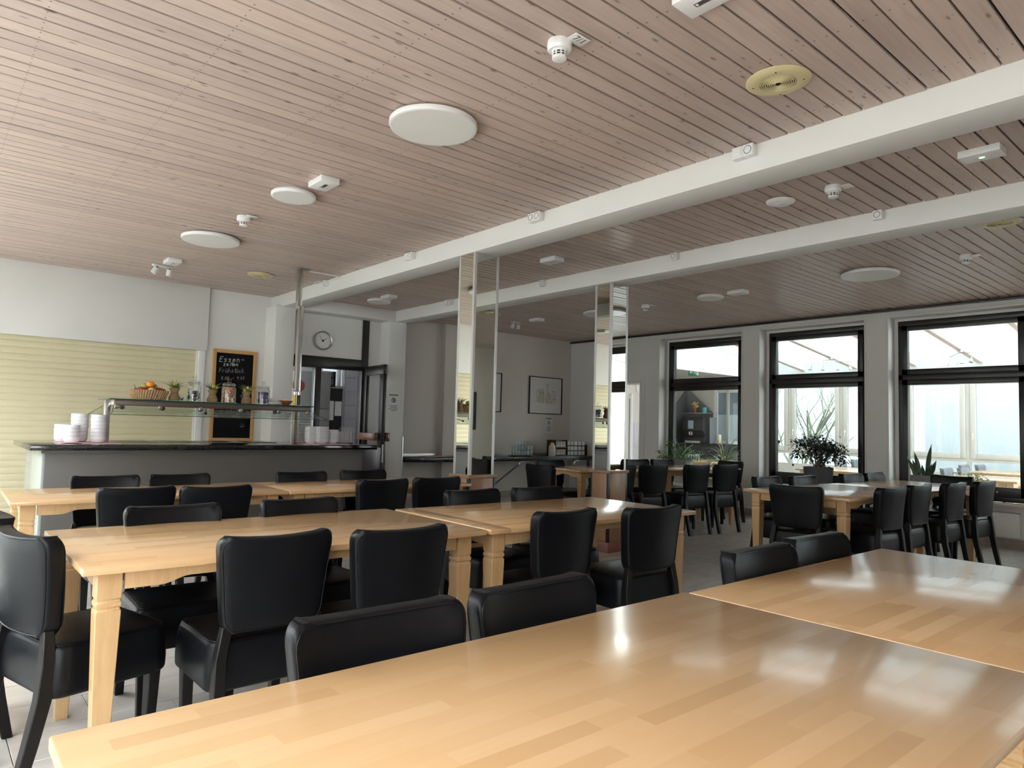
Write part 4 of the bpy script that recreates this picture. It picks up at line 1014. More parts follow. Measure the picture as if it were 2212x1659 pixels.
nb = thing('note_block', 'pile of small white cards beside the purple jar', 'card', (2.885, 7.30, ZT))
part('card_stack', MB().box(-0.04, 0.04, -0.03, 0.03, 0.0, 0.075), M_PAPER, nb); part('printed_line', MB().box(-0.03, 0.03, -0.0312, -0.030, 0.04, 0.043).box(-0.015, 0.015, -0.0312, -0.030, 0.025, 0.030), M_GREYINK, nb)
one('paper_slip', MB().obox((2.965, 7.33, ZT+0.032), 0.05, 0.003, 0.064, 0.2, 0, 0.1), M_PAPER, 'little white paper slip standing behind the terracotta bowl', 'paper')
tb = thing('small_bowl', 'terracotta red bowl near the right end of the glass shelf', 'bowl', (3.00, 7.20, ZT))
part('bowl_body', MB().lathe([(0.028, 0), (0.034, 0.006), (0.058, 0.03), (0.072, 0.052), (0.068, 0.052), (0.05, 0.03), (1e-4, 0.012)], n=28), M_BOWLRED, tb, smooth=True)
part('sachets', MB().obox((0.01, 0, 0.045), 0.06, 0.05, 0.02, 0.4, 0.3).obox((-0.02, 0.02, 0.045), 0.05, 0.04, 0.02, 1.4, -0.3), M_PAPER, tb)
ml = thing('cruet_set', 'glass cruet with yellow and black contents under a wire handle beside the pole', 'cruet', (3.075, 7.10, ZT))
for x, m_, nm in ((-0.022, M_YELLOWCAP, 'yellow_bottle'), (0.022, M_BLACK, 'black_bottle')):
    b_ = part(nm, MB().lathe([(0.017, 0.004), (0.018, 0.10), (0.012, 0.115)], (x, 0, 0), 14), m_, ml, smooth=True); part('cap', MB().lathe([(0.019, 0.115), (0.019, 0.150), (0.012, 0.155)], (x, 0, 0), 14), M_CHROME, b_, smooth=True)
part('tray', MB().box(-0.05, 0.05, -0.028, 0.028, 0, 0.005), M_CHROME, ml, 0.001)
part('handle', MB().tube([(0.0, 0, 0.004), (0, 0, 0.15), (-0.026, 0, 0.165), (-0.02, 0, 0.19), (0, 0, 0.198), (0.02, 0, 0.19), (0.026, 0, 0.165), (0.002, 0, 0.15)], 0.0025, 6), M_CHROME, ml)
for k, x in enumerate((3.165, 3.195)):
    one('glass_shaker', MB().lathe([(0.010, 0), (0.012, 0.035), (0.009, 0.04)], n=12), M_JAR, 'tiny glass shaker at the right end of the glass shelf, %s of two' % ('left' if k == 0 else 'right'), 'shaker', 'tiny shakers on the glass shelf', loc=(x, 7.12, ZT), smooth=True)

# ---- chalkboard
cb = thing('chalkboard', 'tall framed chalkboard with chalked meal times hanging beside the shutter', 'chalkboard', (0, YS-0.001, 0))
part('frame', MB().box(2.85, 2.893, -0.03, 0, 0.955, 2.148).box(3.37, 3.415, -0.03, 0, 0.955, 2.148).box(2.893, 3.37, -0.03, 0, 0.955, 1.0).box(2.893, 3.37, -0.03, 0, 2.103, 2.148), M_OAK, cb, 0.003)
part('slate', MB().box(2.893, 3.37, -0.012, 0, 1.0, 2.103), M_CHALKB, cb)
G = {  # simple hand drawn strokes in a unit box
 'E': [[(1,1),(0.15,0.95),(0,0),(0.8,0.02)],[(0.08,0.5),(0.7,0.55)]], 's': [[(0.8,0.5),(0.4,0.62),(0.15,0.48),(0.7,0.2),(0.45,0),(0.1,0.08)]], 'e': [[(0.1,0.28),(0.8,0.36),(0.6,0.6),(0.2,0.5),(0.1,0.2),(0.4,0),(0.8,0.1)]],
 'n': [[(0.1,0.58),(0.1,0)],[(0.1,0.4),(0.45,0.6),(0.75,0.45),(0.75,0)]], 'z': [[(0.1,0.6),(0.75,0.6),(0.1,0.02),(0.8,0)]], 'i': [[(0.4,0.6),(0.4,0)],[(0.42,0.85),(0.44,0.8)]], 't': [[(0.4,1),(0.4,0.1),(0.7,0)],[(0.1,0.65),(0.75,0.65)]],
 'F': [[(0.9,1),(0.1,0.95),(0.05,0)],[(0.08,0.5),(0.6,0.55)]], 'r': [[(0.15,0.6),(0.15,0)],[(0.15,0.4),(0.6,0.6)]], 'u': [[(0.1,0.6),(0.12,0.1),(0.45,0),(0.75,0.2),(0.75,0.6)],[(0.75,0.6),(0.78,0)],[(0.25,0.85),(0.27,0.8)],[(0.6,0.85),(0.62,0.8)]],
 'h': [[(0.1,1),(0.1,0)],[(0.1,0.4),(0.45,0.6),(0.75,0.4),(0.75,0)]], 'c': [[(0.75,0.5),(0.4,0.6),(0.1,0.3),(0.4,0),(0.75,0.1)]], 'k': [[(0.1,1),(0.1,0)],[(0.7,0.6),(0.1,0.28),(0.75,0)]], '-': [[(0.1,0.45),(0.9,0.48)]],
 '0': [[(0.5,1),(0.12,0.6),(0.2,0.1),(0.6,0),(0.85,0.5),(0.5,1)]], '1': [[(0.2,0.7),(0.5,1),(0.45,0)]], '2': [[(0.1,0.8),(0.5,1),(0.8,0.7),(0.1,0),(0.85,0.02)]], '3': [[(0.1,0.95),(0.7,0.9),(0.35,0.55),(0.8,0.3),(0.4,0),(0.05,0.1)]], '4': [[(0.4,1),(0.1,0.4),(0.85,0.4)],[(0.65,0.7),(0.6,0)]], '5': [[(0.8,1),(0.2,0.95),(0.15,0.55),(0.7,0.5),(0.6,0.05),(0.1,0)]], '8': [[(0.5,0.52),(0.15,0.8),(0.5,1),(0.8,0.8),(0.5,0.52),(0.1,0.2),(0.5,0),(0.85,0.2),(0.5,0.52)]], '9': [[(0.75,0.7),(0.4,0.5),(0.15,0.8),(0.5,1),(0.78,0.75),(0.6,0)]], '.': [[(0.35,0.04),(0.42,0.0)]], 'M': [[(0.05,0),(0.15,1),(0.5,0.4),(0.85,1),(0.95,0)]], 'a': [[(0.7,0.55),(0.3,0.6),(0.1,0.2),(0.4,0),(0.7,0.3),(0.72,0.6),(0.75,0)]], 'g': [[(0.7,0.5),(0.3,0.6),(0.1,0.25),(0.4,0.05),(0.7,0.3),(0.72,0.6),(0.65,-0.3),(0.2,-0.3)]], 'l': [[(0.3,1),(0.3,0.1),(0.55,0)]], ' ': []}
def chalk(txt, x, z, h, wd=0.006, adv=0.72, mat=M_CHALK, sl=0.05):
    mb = MB(); cx_ = x
    for ch in txt:
        for st in G.get(ch, []): ribbon(mb, [(cx_+(px+py*0.12)*h*0.62, z+py*h+(cx_-x)*sl) for px, py in st], wd, -0.0122)
        cx_ += h*adv*(0.55 if ch in 'it.1l' else 1.0)
    part('chalk_writing', mb, mat, cb)
chalk('Essen-', 2.935, 1.985, 0.068, 0.006, 0.80)
chalk('zeiten', 2.985, 1.935, 0.050, 0.006, 0.78)
chalk('Fruhstuck', 2.935, 1.845, 0.058, 0.0055, 0.66, M_CHALKF)
chalk('8.00 - 9.45', 2.965, 1.755, 0.040, 0.005, 0.76, M_CHALKF)
chalk('Mittag', 2.99, 1.67, 0.040, 0.004, 0.76, M_CHALKF)
chalk('12.00-13.45', 2.955, 1.30, 0.060, 0.0045, 0.72, M_CHALKF)
chalk('12', 3.22, 1.53, 0.04, 0.004, 0.7, M_CHALKF)
sm = MB(); ribbon(sm, [(3.262+0.022*math.cos(a), 1.165+0.020*math.sin(a)) for a in [PI+PI*q/6 for q in range(7)]], 0.004, -0.0122); ribbon(sm, [(3.255, 1.185), (3.256, 1.18)], 0.005, -0.0122); ribbon(sm, [(3.275, 1.183), (3.276, 1.178)], 0.005, -0.0122)
part('smiley_drawing', sm, M_CHALK, cb)

# ---- clock above the recess door
def clock(label, loc, r, rz, rim, hands):
    t = thing('wall_clock', label, 'clock', loc, rz)
    part('rim', MB().lathe([(r*0.80, 0.0), (r, 0.0), (r, -0.025), (r*0.93, -0.04), (r*0.84, -0.034), (r*0.80, -0.022), (r*0.80, 0.0)], n=44, axis='y'), rim, t, smooth=True)
    part('dial', MB().lathe([(r*0.84, -0.016), (r*0.84, 0.0)], n=40, axis='y'), M_PAPER, t)
    mk = MB()
    for k in range(12):
        a = k*PI/6; q = r*0.68; mk.obox((q*math.sin(a), -0.0165, q*math.cos(a)), r*0.025, 0.001, r*(0.16 if k % 3 == 0 else 0.07), 0, a)
    part('hour_marks', mk, M_GREYINK, t)
    for nm, a, l, wd in (('hour_hand', hands[0], 0.42, 0.05), ('minute_hand', hands[1], 0.66, 0.035)):
        part(nm, MB().obox((r*l/2*math.sin(a), -0.018, r*l/2*math.cos(a)), r*wd, 0.001, r*l, 0, a), M_INK, t)
    part('centre', MB().lathe([(r*0.12, -0.020), (r*0.12, -0.016)], n=16, axis='y'), M_INK, t)
    return t
clock('round chrome rimmed wall clock above the black framed door', (4.305, YD, 2.387), 0.140, 0, M_CHROME, (R(58), R(-38)))
# ---- note on the pillar, note under the picture
def note(label, x, y, z0, z1, w_, red, slant=0.0):
    t = thing('paper_notice', label, 'notice', (x, y, (z0+z1)/2)); h = z1-z0
    part('sheet', MB().box(-w_/2, w_/2, -0.001, 0, -h/2, h/2), M_PAPER, t)
    mb = MB()
    for k in range(7): mb.box(-w_*0.38+k*w_*0.11, -w_*0.38+k*w_*0.11+w_*0.08, -0.0018, -0.001, h*0.34, h*0.41)
    for k in range(4):
        q = w_*(0.36, 0.30, 0.40, 0.24)[k]; mb.box(-q, q, -0.0018, -0.001, -h*(0.16+0.08*k), -h*(0.135+0.08*k))
    part('printed_lines', mb, M_INK, t)
    ic = MB().tube([(w_*0.17*math.cos(a*PI/10), -0.0015, h*0.12+w_*0.17*math.sin(a*PI/10)) for a in range(20)], w_*0.022, 4, True)
    ic.obox((0, -0.0015, h*0.12), w_*0.32, 0.001, w_*0.04, 0, R(45)).box(-w_*0.05, w_*0.05, -0.0018, -0.001, h*0.12-w_*0.10, h*0.12+w_*0.10)
    part('sign_symbol', ic, M_REDINK if red else M_INK, t)
note('white printed notice taped to the pillar beside the open door leaf', 5.35, 8.899, 1.40, 1.70, 0.20, False)
note('white printed notice with a red symbol below the framed kitchen picture', 9.05, 9.428, 1.14, 1.445, 0.19, True)
# ---- pictures
pc = thing('framed_picture', 'square black framed picture of kitchen things on the greige wall', 'picture', (8.945, 9.43, 1.835))
W2, H2 = 0.425, 0.348
part('frame', MB().box(-W2, -W2+0.016, -0.03, 0, -H2, H2).box(W2-0.016, W2, -0.03, 0, -H2, H2).box(-W2+0.016, W2-0.016, -0.03, 0, -H2, -H2+0.016).box(-W2+0.016, W2-0.016, -0.03, 0, H2-0.016, H2), M_FRAME, pc, 0.002)
part('print', MB().box(-W2+0.016, W2-0.016, -0.012, 0, -H2+0.016, H2-0.016), M_PAPER, pc)
def strokes(lines, mat, wd, nm):
    mb = MB()
    for l in lines: ribbon(mb, l, wd, -0.0122)
    part(nm, mb, mat, pc)
wash = MB().prism([(-0.18, -0.12), (-0.05, -0.13), (-0.05, 0.10), (-0.17, 0.10)], -0.0126, -0.012, 'xz').prism([(0.0, -0.14), (0.10, -0.13), (0.10, 0.02), (0.06, 0.10), (0.02, 0.03)], -0.0126, -0.012, 'xz')
part('print_wash', wash, M_YELINK, pc)
strokes([[(-0.18, 0.12), (-0.185, -0.10), (-0.16, -0.14), (-0.06, -0.14), (-0.045, -0.10), (-0.05, 0.11)], [(-0.19, 0.125), (-0.10, 0.115), (-0.04, 0.12)], [(-0.185, 0.09), (-0.235, 0.09), (-0.24, -0.02), (-0.19, -0.05)], [(-0.18, 0.05), (-0.05, 0.05)], [(0.0, -0.13), (-0.01, 0.02), (0.03, 0.10), (0.035, 0.20), (0.055, 0.20), (0.06, 0.10), (0.10, 0.02), (0.10, -0.14), (0.0, -0.14)], [(0.03, 0.20), (0.035, 0.225), (0.055, 0.225), (0.06, 0.20)], [(0.10, 0.03), (0.13, 0.03), (0.135, -0.08)], [(-0.05, -0.05), (0.0, -0.06)]], M_GREYINK, 0.006, 'print_drawing')
strokes([[(0.12, -0.13), (0.16, -0.09), (0.23, -0.06), (0.25, -0.09), (0.19, -0.13), (0.12, -0.13)]], M_REDINK, 0.007, 'print_sausage')
for l in [[(0.15, 0.08-0.045*k), (0.20, 0.085-0.045*k), (0.26, 0.075-0.045*k)] for k in range(4)] + [[(-0.25, -0.07), (-0.20, -0.07)], [(-0.25, -0.11), (-0.20, -0.11)]]: strokes([l], M_GREYINK, 0.008, 'lettering_line')
p2 = thing('framed_picture', 'black framed picture mostly hidden behind the first mirrored column', 'picture', (7.43, 9.43, 1.835))
part('frame', MB().box(-W2, -W2+0.016, -0.03, 0, -H2, H2).box(W2-0.016, W2, -0.03, 0, -H2, H2).box(-W2+0.016, W2-0.016, -0.03, 0, -H2, -H2+0.016).box(-W2+0.016, W2-0.016, -0.03, 0, H2-0.016, H2), M_FRAME, p2, 0.002)
part('print', MB().box(-W2+0.016, W2-0.016, -0.012, 0, -H2+0.016, H2-0.016), M_PAPER, p2)

# ---- black shelf counter along the greige wall
sb = thing('wall_shelf', 'long black shelf counter along the greige wall with steel struts', 'shelf', (0, 0, 0))
part('worktop', MB().prism([(5.545, 9.10), (5.86, 8.80), (9.60, 8.72), (9.60, 9.425), (6.585, 9.425), (6.585, 9.49), (5.545, 9.49)], 0.665, 0.735, 'xy'), M_MATTTOP, sb, 0.004)
part('wall_strip', MB().box(6.87, 9.60, 9.412, 9.428, 0.736, 0.765).box(5.55, 6.57, 9.482, 9.498, 0.736, 0.765), M_STEEL, sb)
for x in (7.86, 9.2):
    part('strut', MB().tube([(x, 8.86, 0.655), (x-0.02, 8.87, 0.60), (x-0.16, 9.40, 0.20)], 0.016, 8).box(x-0.04, x+0.04, 8.80, 9.0, 0.645, 0.665), M_STEEL, sb)
ZW = 0.736
one('pink_napkin', MB().obox((6.25, 9.15, ZW+0.003), 0.42, 0.22, 0.005, R(8)), M_PINK, 'pink paper napkin lying on the black shelf beside the pillar', 'napkin')
# water glasses on a tray
ty = one('serving_tray', MB().lathe([(0.25, 0.0), (0.28, 0.008), (0.275, 0.012), (0.24, 0.005), (1e-4, 0.004)], n=40), M_MATTTOP, 'round black tray under the stacked water glasses', 'tray', loc=(8.02, 8.98, ZW), smooth=True)
gme = MB().lathe([(0.026, 0), (0.029, 0.004), (0.034, 0.085), (0.032, 0.085), (0.027, 0.010), (1e-4, 0.009)], n=18).mesh('drinking_glass', 0, 2, True); gme.materials.append(M_JAR)
n_ = 0
for lay, (nc, nrw) in enumerate(((5, 3), (5, 3), (3, 2))):
    for i in range(nc):
        for j in range(nrw):
            o = link('drinking_glass', gme, None, None, (7.86+0.072*i, 8.90+0.075*j, ZW+0.006+0.088*lay))
            tag(o, 'stacked water glass on the black shelf, %s layer, %s from left, %s row' % (('lowest', 'middle', 'top')[lay], ORD[i], ('front', 'middle', 'back')[j]), 'glass', 'stacked water glasses on the black shelf')
bt = thing('squeeze_bottle', 'translucent bottle with a yellow cap beside the creamer dispenser', 'bottle', (8.60, 8.86, ZW))
part('bottle_body', MB().lathe([(0.058, 0), (0.062, 0.01), (0.062, 0.15), (0.05, 0.19), (0.03, 0.205)], n=24), M_FROSTBOT, bt, smooth=True)
part('cap', MB().lathe([(0.038, 0.20), (0.036, 0.225), (0.02, 0.238)], n=20), M_YELLOWCAP, bt, smooth=True)
cm = thing('creamer_dispenser', 'black dispenser filled with patterned creamer portions beside the mugs', 'dispenser', (8.82, 8.93, ZW))
part('case', MB().box(-0.15, 0.15, 0.02, 0.14, 0.0, 0.285).box(-0.15, 0.15, -0.09, 0.02, 0.0, 0.02).box(-0.15, 0.15, -0.09, 0.02, 0.14, 0.16).box(-0.15, -0.135, -0.09, 0.02, 0.02, 0.285).box(0.135, 0.15, -0.09, 0.02, 0.02, 0.285), M_BLACK, cm, 0.003)
for lay in range(2):
    for k in range(6):
        part('creamer_cup', MB().lathe([(0.016, 0), (0.021, 0.045), (0.022, 0.046)], n=10), M_PAPER, cm, loc=(-0.11+0.044*k, -0.055, 0.022+0.14*lay), smooth=True)
        part('creamer_cup', MB().lathe([(0.016, 0), (0.021, 0.045), (0.022, 0.046)], n=10), M_CANDYW, cm, loc=(-0.11+0.044*k, -0.052, 0.072+0.14*lay), smooth=True)
mr = thing('mug_rack', 'black three tier rack of white mugs on the black shelf', 'rack', (9.23, 8.93, ZW))
for z in (0.0, 0.088, 0.176): part('rack_shelf', MB().box(-0.26, 0.26, -0.09, 0.10, z, z+0.010), M_BLACK, mr, 0.002)
for x in (-0.255, 0.255): part('rack_side', MB().box(x-0.005, x+0.005, -0.09, 0.10, 0.0, 0.20), M_BLACK, mr, 0.002)
mme = MB().lathe([(0.026, 0), (0.036, 0.004), (0.038, 0.072), (0.035, 0.072), (0.034, 0.008), (1e-4, 0.007)], n=20).mesh('mug_body', 0, 2, True); mme.materials.append(M_CHINA)
hme = MB().tube([(0.036, 0, 0.055), (0.055, 0, 0.055), (0.060, 0, 0.04), (0.055, 0, 0.022), (0.036, 0, 0.020)], 0.0045, 6).mesh('mug_handle', 0, 2, True); hme.materials.append(M_CHINA)
for lay in range(3):
    for k in range(5):
        t = thing('mug', 'white mug on the %s tier of the black rack, %s from the left' % (('lowest', 'middle', 'top')[lay], ORD[k]), 'mug', (9.23-0.20+0.10*k, 8.90, ZW+0.0105+0.088*lay), R((20, -60, 10, 80, -20)[(k+lay) % 5]), 'white mugs on the rack')
        part('mug_body', mme, None, t); part('mug_handle', hme, None, t)

# ================================================================== KITCHEN BEHIND THE RECESS DOOR
kw = MB().box(2.9, 5.41, 11.5, 11.6, 0, 3.0).box(5.87, 7.2, 11.5, 11.6, 0, 3.0).box(5.41, 5.87, 11.5, 11.6, 0, 1.86).box(5.41, 5.87, 11.5, 11.6, 2.55, 3.0).box(2.8, 2.9, 9.46, 9.8, 0, 3.0).box(2.8, 2.9, 11.3, 11.6, 0, 3.0).box(2.8, 2.9, 9.8, 11.3, 0, 0.9).box(2.8, 2.9, 9.8, 11.3, 2.5, 3.0).box(7.1, 7.2, 9.6, 11.6, 0, 3.0)  # the left side opening is unseen, added to bring daylight into the kitchen
struct('wall_kitchen', kw, M_TILEG)
struct('floor_kitchen', MB().box(2.8, 7.2, 9.5, 11.6, -0.1, 0.0), M_TILEG)
struct('ceiling_kitchen', MB().box(2.8, 7.2, 9.5, 11.7, 2.95, 3.05), M_WALL)
wn = tag(bpy.data.objects.new('window_11', None), kind='structure'); COL.objects.link(wn)
part('window_frame', MB().box(5.41, 5.44, 11.5, 11.56, 1.86, 2.55).box(5.74, 5.80, 11.5, 11.56, 1.86, 2.55).box(5.84, 5.87, 11.5, 11.56, 1.86, 2.55).box(5.41, 5.87, 11.5, 11.56, 1.86, 1.89).box(5.41, 5.87, 11.5, 11.56, 2.52, 2.55), M_WHITE, wn)
part('pane', MB().box(5.44, 5.74, 11.53, 11.535, 1.89, 2.52).box(5.80, 5.84, 11.53, 11.535, 1.89, 2.52), M_GLASSK, wn)
bb = thing('pinboard', 'black panel with pinned sheets seen through the open recess door', 'panel', (0, 0, 0))
part('board', MB().box(5.25, 5.80, 11.42, 11.495, 0.9, 1.84), M_DARKIN, bb)
part('sheet', MB().box(5.36, 5.50, 11.414, 11.42, 1.26, 1.62), M_PAPER, bb); part('sheet', MB().box(5.505, 5.64, 11.414, 11.42, 1.27, 1.615), M_PAPER, bb); part('sheet', MB().box(5.66, 5.79, 11.414, 11.42, 1.35, 1.61), M_PAPER, bb); part('sheet', MB().box(5.42, 5.52, 11.414, 11.42, 1.10, 1.2), M_PAPER, bb)
ln = MB()
for k in range(5): ln.box(5.37, 5.44+0.01*(k % 3), 11.412, 11.414, 1.57-0.06*k, 1.577-0.06*k)
part('printed_lines', ln, M_INK, bb)
hd = thing('wall_shelf_unit', 'dark shelf unit with boxes before the bright kitchen window', 'shelf', (0, 0, 0))
part('carcass', MB().box(5.0, 5.60, 11.3, 11.48, 1.86, 1.89).box(5.0, 5.60, 11.3, 11.48, 2.01, 2.03).box(5.55, 5.60, 11.3, 11.48, 1.89, 2.13), M_DARKIN, hd)
part('box', MB().box(5.30, 5.52, 11.32, 11.45, 2.03, 2.13), M_STEEL, hd); part('box', MB().box(5.28, 5.45, 11.32, 11.4, 1.89, 1.98), M_DKPANEL, hd)
# tiles on the kitchen wall
kt = thing('tiled_wall_panel', 'large pale wall tiles seen through the open recess door', 'tiles', (0, 11.49, 0))
for i in range(3):
    for j in range(6): part('tile', MB().box(5.88+0.36*i, 6.23+0.36*i, -0.012, 0.0, 0.25*j+0.55, 0.25*j+0.795), M_TILEG, kt, 0.002)
for j in range(2): part('tile', MB().box(5.88, 6.23, -0.012, 0.0, 2.05+0.42*j, 2.465+0.42*j), M_TILEG, kt, 0.002)
st = thing('stop_sign', 'red octagonal stop sign stuck to the side pane of the recess door', 'sign', (4.005, YD+0.0405, 1.735))
part('plate', MB().lathe([(0.097, -0.002), (0.097, 0.002)], n=8, axis='y'), M_REDSIGN, st, rot=(0, R(22.5), 0))
part('border', MB().tube([(0.092*math.cos(R(22.5+45*k)), -0.0025, 0.092*math.sin(R(22.5+45*k))) for k in range(8)], 0.003, 4, True), M_PAPER, st)
dk = thing('kitchen_cabinet', 'dark steel kitchen cabinet behind the side pane of the recess door', 'cabinet', (4.15, 10.6, 0))
part('carcass', MB().box(-0.35, 0.45, -0.3, 0.3, 0.0, 0.86), M_BROWNWOOD, dk, 0.004); part('worktop', MB().box(-0.37, 0.47, -0.32, 0.32, 0.86, 0.90), M_STEEL, dk, 0.003)
one('kettle', MB().lathe([(0.10, 0), (0.11, 0.02), (0.10, 0.16), (0.05, 0.26), (0.02, 0.28)], n=24), M_STEEL, 'rounded steel vessel on the kitchen cabinet behind the side pane', 'pot', loc=(4.05, 10.5, 0.90), smooth=True)
fr = thing('tall_fridge', 'tall grey cabinet front standing in the kitchen behind the side pane', 'cabinet', (4.86, 10.9, 0))
part('carcass', MB().box(-0.28, 0.30, -0.3, 0.3, 0.0, 2.05), M_MIDPANEL, fr, 0.004)
for z0, z1 in ((0.03, 0.85), (0.86, 1.45), (1.46, 2.03)): part('door', MB().box(-0.275, 0.295, -0.322, -0.302, z0, z1), M_MIDPANEL, fr, 0.003)

# ================================================================== CONSERVATORY BEYOND THE WINDOWS
XO = 15.0; ZF = -0.06; CX0 = XW+0.36
struct('floor_conservatory', MB().box(CX0, XO+0.1, -3.0, 11.2, -0.2, ZF), M_TILE)
def roofz(x): return 3.42 - 0.115*(x-10.0)
struct('trim_8', MB().box(CX0-0.0, CX0+0.03, -3.0, 11.0, 2.9, 3.6), M_RAFTER)
for k, y in enumerate((-1.65, -0.52, 0.62, 1.755, 2.89, 4.02, 5.15, 6.29, 7.42)):
    a, b = roofz(CX0), roofz(XO+0.2)
    rf = struct('trim_%d' % (9+k), MB().prism([(CX0, a-0.20), (XO+0.2, b-0.20), (XO+0.2, b), (CX0, a)], y-0.045, y+0.045, 'xz'), M_RAFTER)
    part('underside', MB().prism([(CX0, a-0.207), (XO+0.15, b-0.207), (XO+0.15, b-0.199), (CX0, a-0.199)], y-0.04, y+0.04, 'xz'), M_RAFTERU, rf)
rg = tag(bpy.data.objects.new('window_12', None), kind='structure'); COL.objects.link(rg)
ysr = (-2.8, -1.65, -0.52, 0.62, 1.755, 2.89, 4.02, 5.15, 6.29, 7.42, 8.45)
for a, b in zip(ysr[:-1], ysr[1:]):
    z0, z1 = roofz(CX0)+0.004, roofz(XO+0.2)+0.004
    part('roof_pane', MB().prism([(CX0, z0), (XO+0.2, z1), (XO+0.2, z1+0.012), (CX0, z0+0.012)], a, b, 'xz'), M_ROOFG, rg)
struct('trim_20', MB().box(XO-0.06, XO+0.10, -3.0, 9.35, 2.42, roofz(XO)-0.02), M_RAFTER)
# outer glazed wall: posts, sill wall, casements
struct('wall_conservatory', MB().box(XO-0.03, XO+0.10, -3.0, 11.2, ZF, 0.52), M_PVC)
posts = [-2.0, -0.75, 0.50, 1.75, 3.0, 4.25, 5.33, 6.60, 7.75, 8.95]
for k, (a, b) in enumerate(zip(posts[:-1], posts[1:])):
    wn = tag(bpy.data.objects.new('window_%d' % (13+k), None), kind='structure'); COL.objects.link(wn)
    A, B = a+0.03, b-0.03
    part('window_frame', MB().box(XO, XO+0.08, a, A, 0.52, 2.42).box(XO, XO+0.08, B, b, 0.52, 2.42).box(XO, XO+0.08, A, B, 2.36, 2.42).box(XO, XO+0.08, A, B, 0.52, 0.58).box(XO, XO+0.08, A, B, 0.80, 0.86), M_PVC, wn)
    c_ = part('casement', MB().box(XO-0.02, XO+0.06, A+0.01, A+0.10, 0.86, 2.36).box(XO-0.02, XO+0.06, B-0.10, B-0.01, 0.86, 2.36).box(XO-0.02, XO+0.06, A+0.1, B-0.1, 2.26, 2.36).box(XO-0.02, XO+0.06, A+0.1, B-0.1, 0.86, 0.96), M_PVC, wn, 0.004)
    part('pane', MB().box(XO+0.02, XO+0.026, A+0.1, B-0.1, 0.96, 2.26), M_GLASSO, c_)
    part('window_handle', MB().box(XO-0.045, XO-0.02, B-0.065, B-0.045, 1.30, 1.34).box(XO-0.055, XO-0.045, B-0.063, B-0.047, 1.21, 1.34), M_WHITE, c_, 0.003)
    part('lower_pane', MB().box(XO+0.02, XO+0.026, A, B, 0.58, 0.80), M_GLASSO, wn)
# end of the conservatory: fascia, flat soffit, tiled end wall, screen window
struct('trim_22', MB().box(CX0, XO+0.1, 8.45, 8.52, 2.50, 3.45), M_RAFTER)
struct('ceiling_nook', MB().box(CX0, XO+0.1, 8.52, 11.2, 2.62, 2.72), M_PVC)
struct('wall_nook', MB().box(CX0-0.4, XO+0.1, 11.0, 11.1, ZF, 2.65), M_WALLW)
struct('wall_nook_side', MB().box(CX0-0.4, CX0-0.3, 9.6, 11.0, ZF, 2.65), M_WALLW)
struct('wall_nook_outer', MB().box(XO-0.02, XO+0.1, 9.70, 11.0, 0.52, 2.65).box(XO-0.02, XO+0.1, 9.30, 9.36, 0.52, 2.65), M_PVC)
tw = thing('tiled_splashback', 'white wall tiles in the lit room seen through the doorway', 'tiles', (0, 11.0, 0))
for i in range(6):
    for j in range(5): part('tile', MB().box(12.9+0.2*i, 13.095+0.2*i, -0.010, 0.0, 0.40+0.205*j, 0.60+0.205*j), M_TILEW, tw, 0.001)
clock('round white wall clock in the lit room seen through the doorway', (13.68, 10.99, 2.275), 0.155, 0, M_WHITE, (R(60), R(200)))
cj = thing('white_door', 'pale door frame left of the clock in the lit room', 'door', (13.30, 10.99, 0))
part('door_panel', MB().box(-0.5, 0.0, -0.03, 0, 0, 2.05), M_PVC, cj); part('jamb', MB().box(0.0, 0.07, -0.05, 0, 0, 2.12).box(-0.57, -0.5, -0.05, 0, 0, 2.12), M_WHITE, cj); part('dark_strip', MB().box(-0.06, -0.03, -0.034, -0.03, 0.0, 2.0), M_DKPANEL, cj)
sw = tag(bpy.data.objects.new('window_25', None), kind='structure'); COL.objects.link(sw)
part('window_frame', MB().box(XO, XO+0.08, 8.98, 9.06, 0.52, 2.62).box(XO, XO+0.08, 9.62, 9.70, 0.52, 2.62).box(XO, XO+0.08, 9.06, 9.62, 2.20, 2.62).box(XO, XO+0.08, 9.06, 9.62, 0.52, 1.02), M_WHITE, sw, 0.004)
part('roller_blind', MB().box(XO+0.03, XO+0.04, 9.06, 9.62, 1.66, 2.20), M_BLIND, sw); part('lower_screen', MB().box(XO+0.03, XO+0.04, 9.06, 9.62, 1.02, 1.66), M_FROST, sw)
# coffee corner
cp = thing('gable_backsplash', 'dark grey gable shaped panels rising to a point behind the coffee machine', 'panel', (0, 0, 0))
part('panel', MB().prism([(9.70, 0.5), (10.46, 0.5), (10.46, 2.34), (9.70, 1.70)], 14.93, 14.96, 'yz'), M_MIDPANEL, cp)
part('panel', MB().prism([(13.7, 0.5), (14.93, 0.5), (14.93, 2.34), (13.7, 1.15)], 10.46, 10.49, 'xz'), M_DKPANEL, cp)
part('ledge', MB().box(14.70, 14.93, 9.72, 10.44, 1.675, 1.70), M_STEEL, cp, 0.002)
co = thing('coffee_counter', 'black base cabinet under the coffee machine in the conservatory corner', 'cabinet', (0, 0, 0))
part('carcass', MB().box(14.28, 14.92, 8.95, 10.42, ZF, 0.93), M_BLACK, co, 0.003); part('worktop', MB().box(14.25, 14.92, 8.92, 10.44, 0.93, 0.955), M_MATTTOP, co, 0.002)
km = thing('coffee_machine', 'large black and grey coffee machine behind the palm window', 'coffee machine', (14.55, 9.83, 0.956))
part('front_case', MB().prism([(-0.25, 0.0), (-0.25, 0.12), (-0.19, 0.18), (-0.29, 0.30), (-0.28, 0.63), (0.0, 0.63), (0.0, 0.0)], -0.29, 0.30, 'xz'), M_BLACK, km, 0.004)
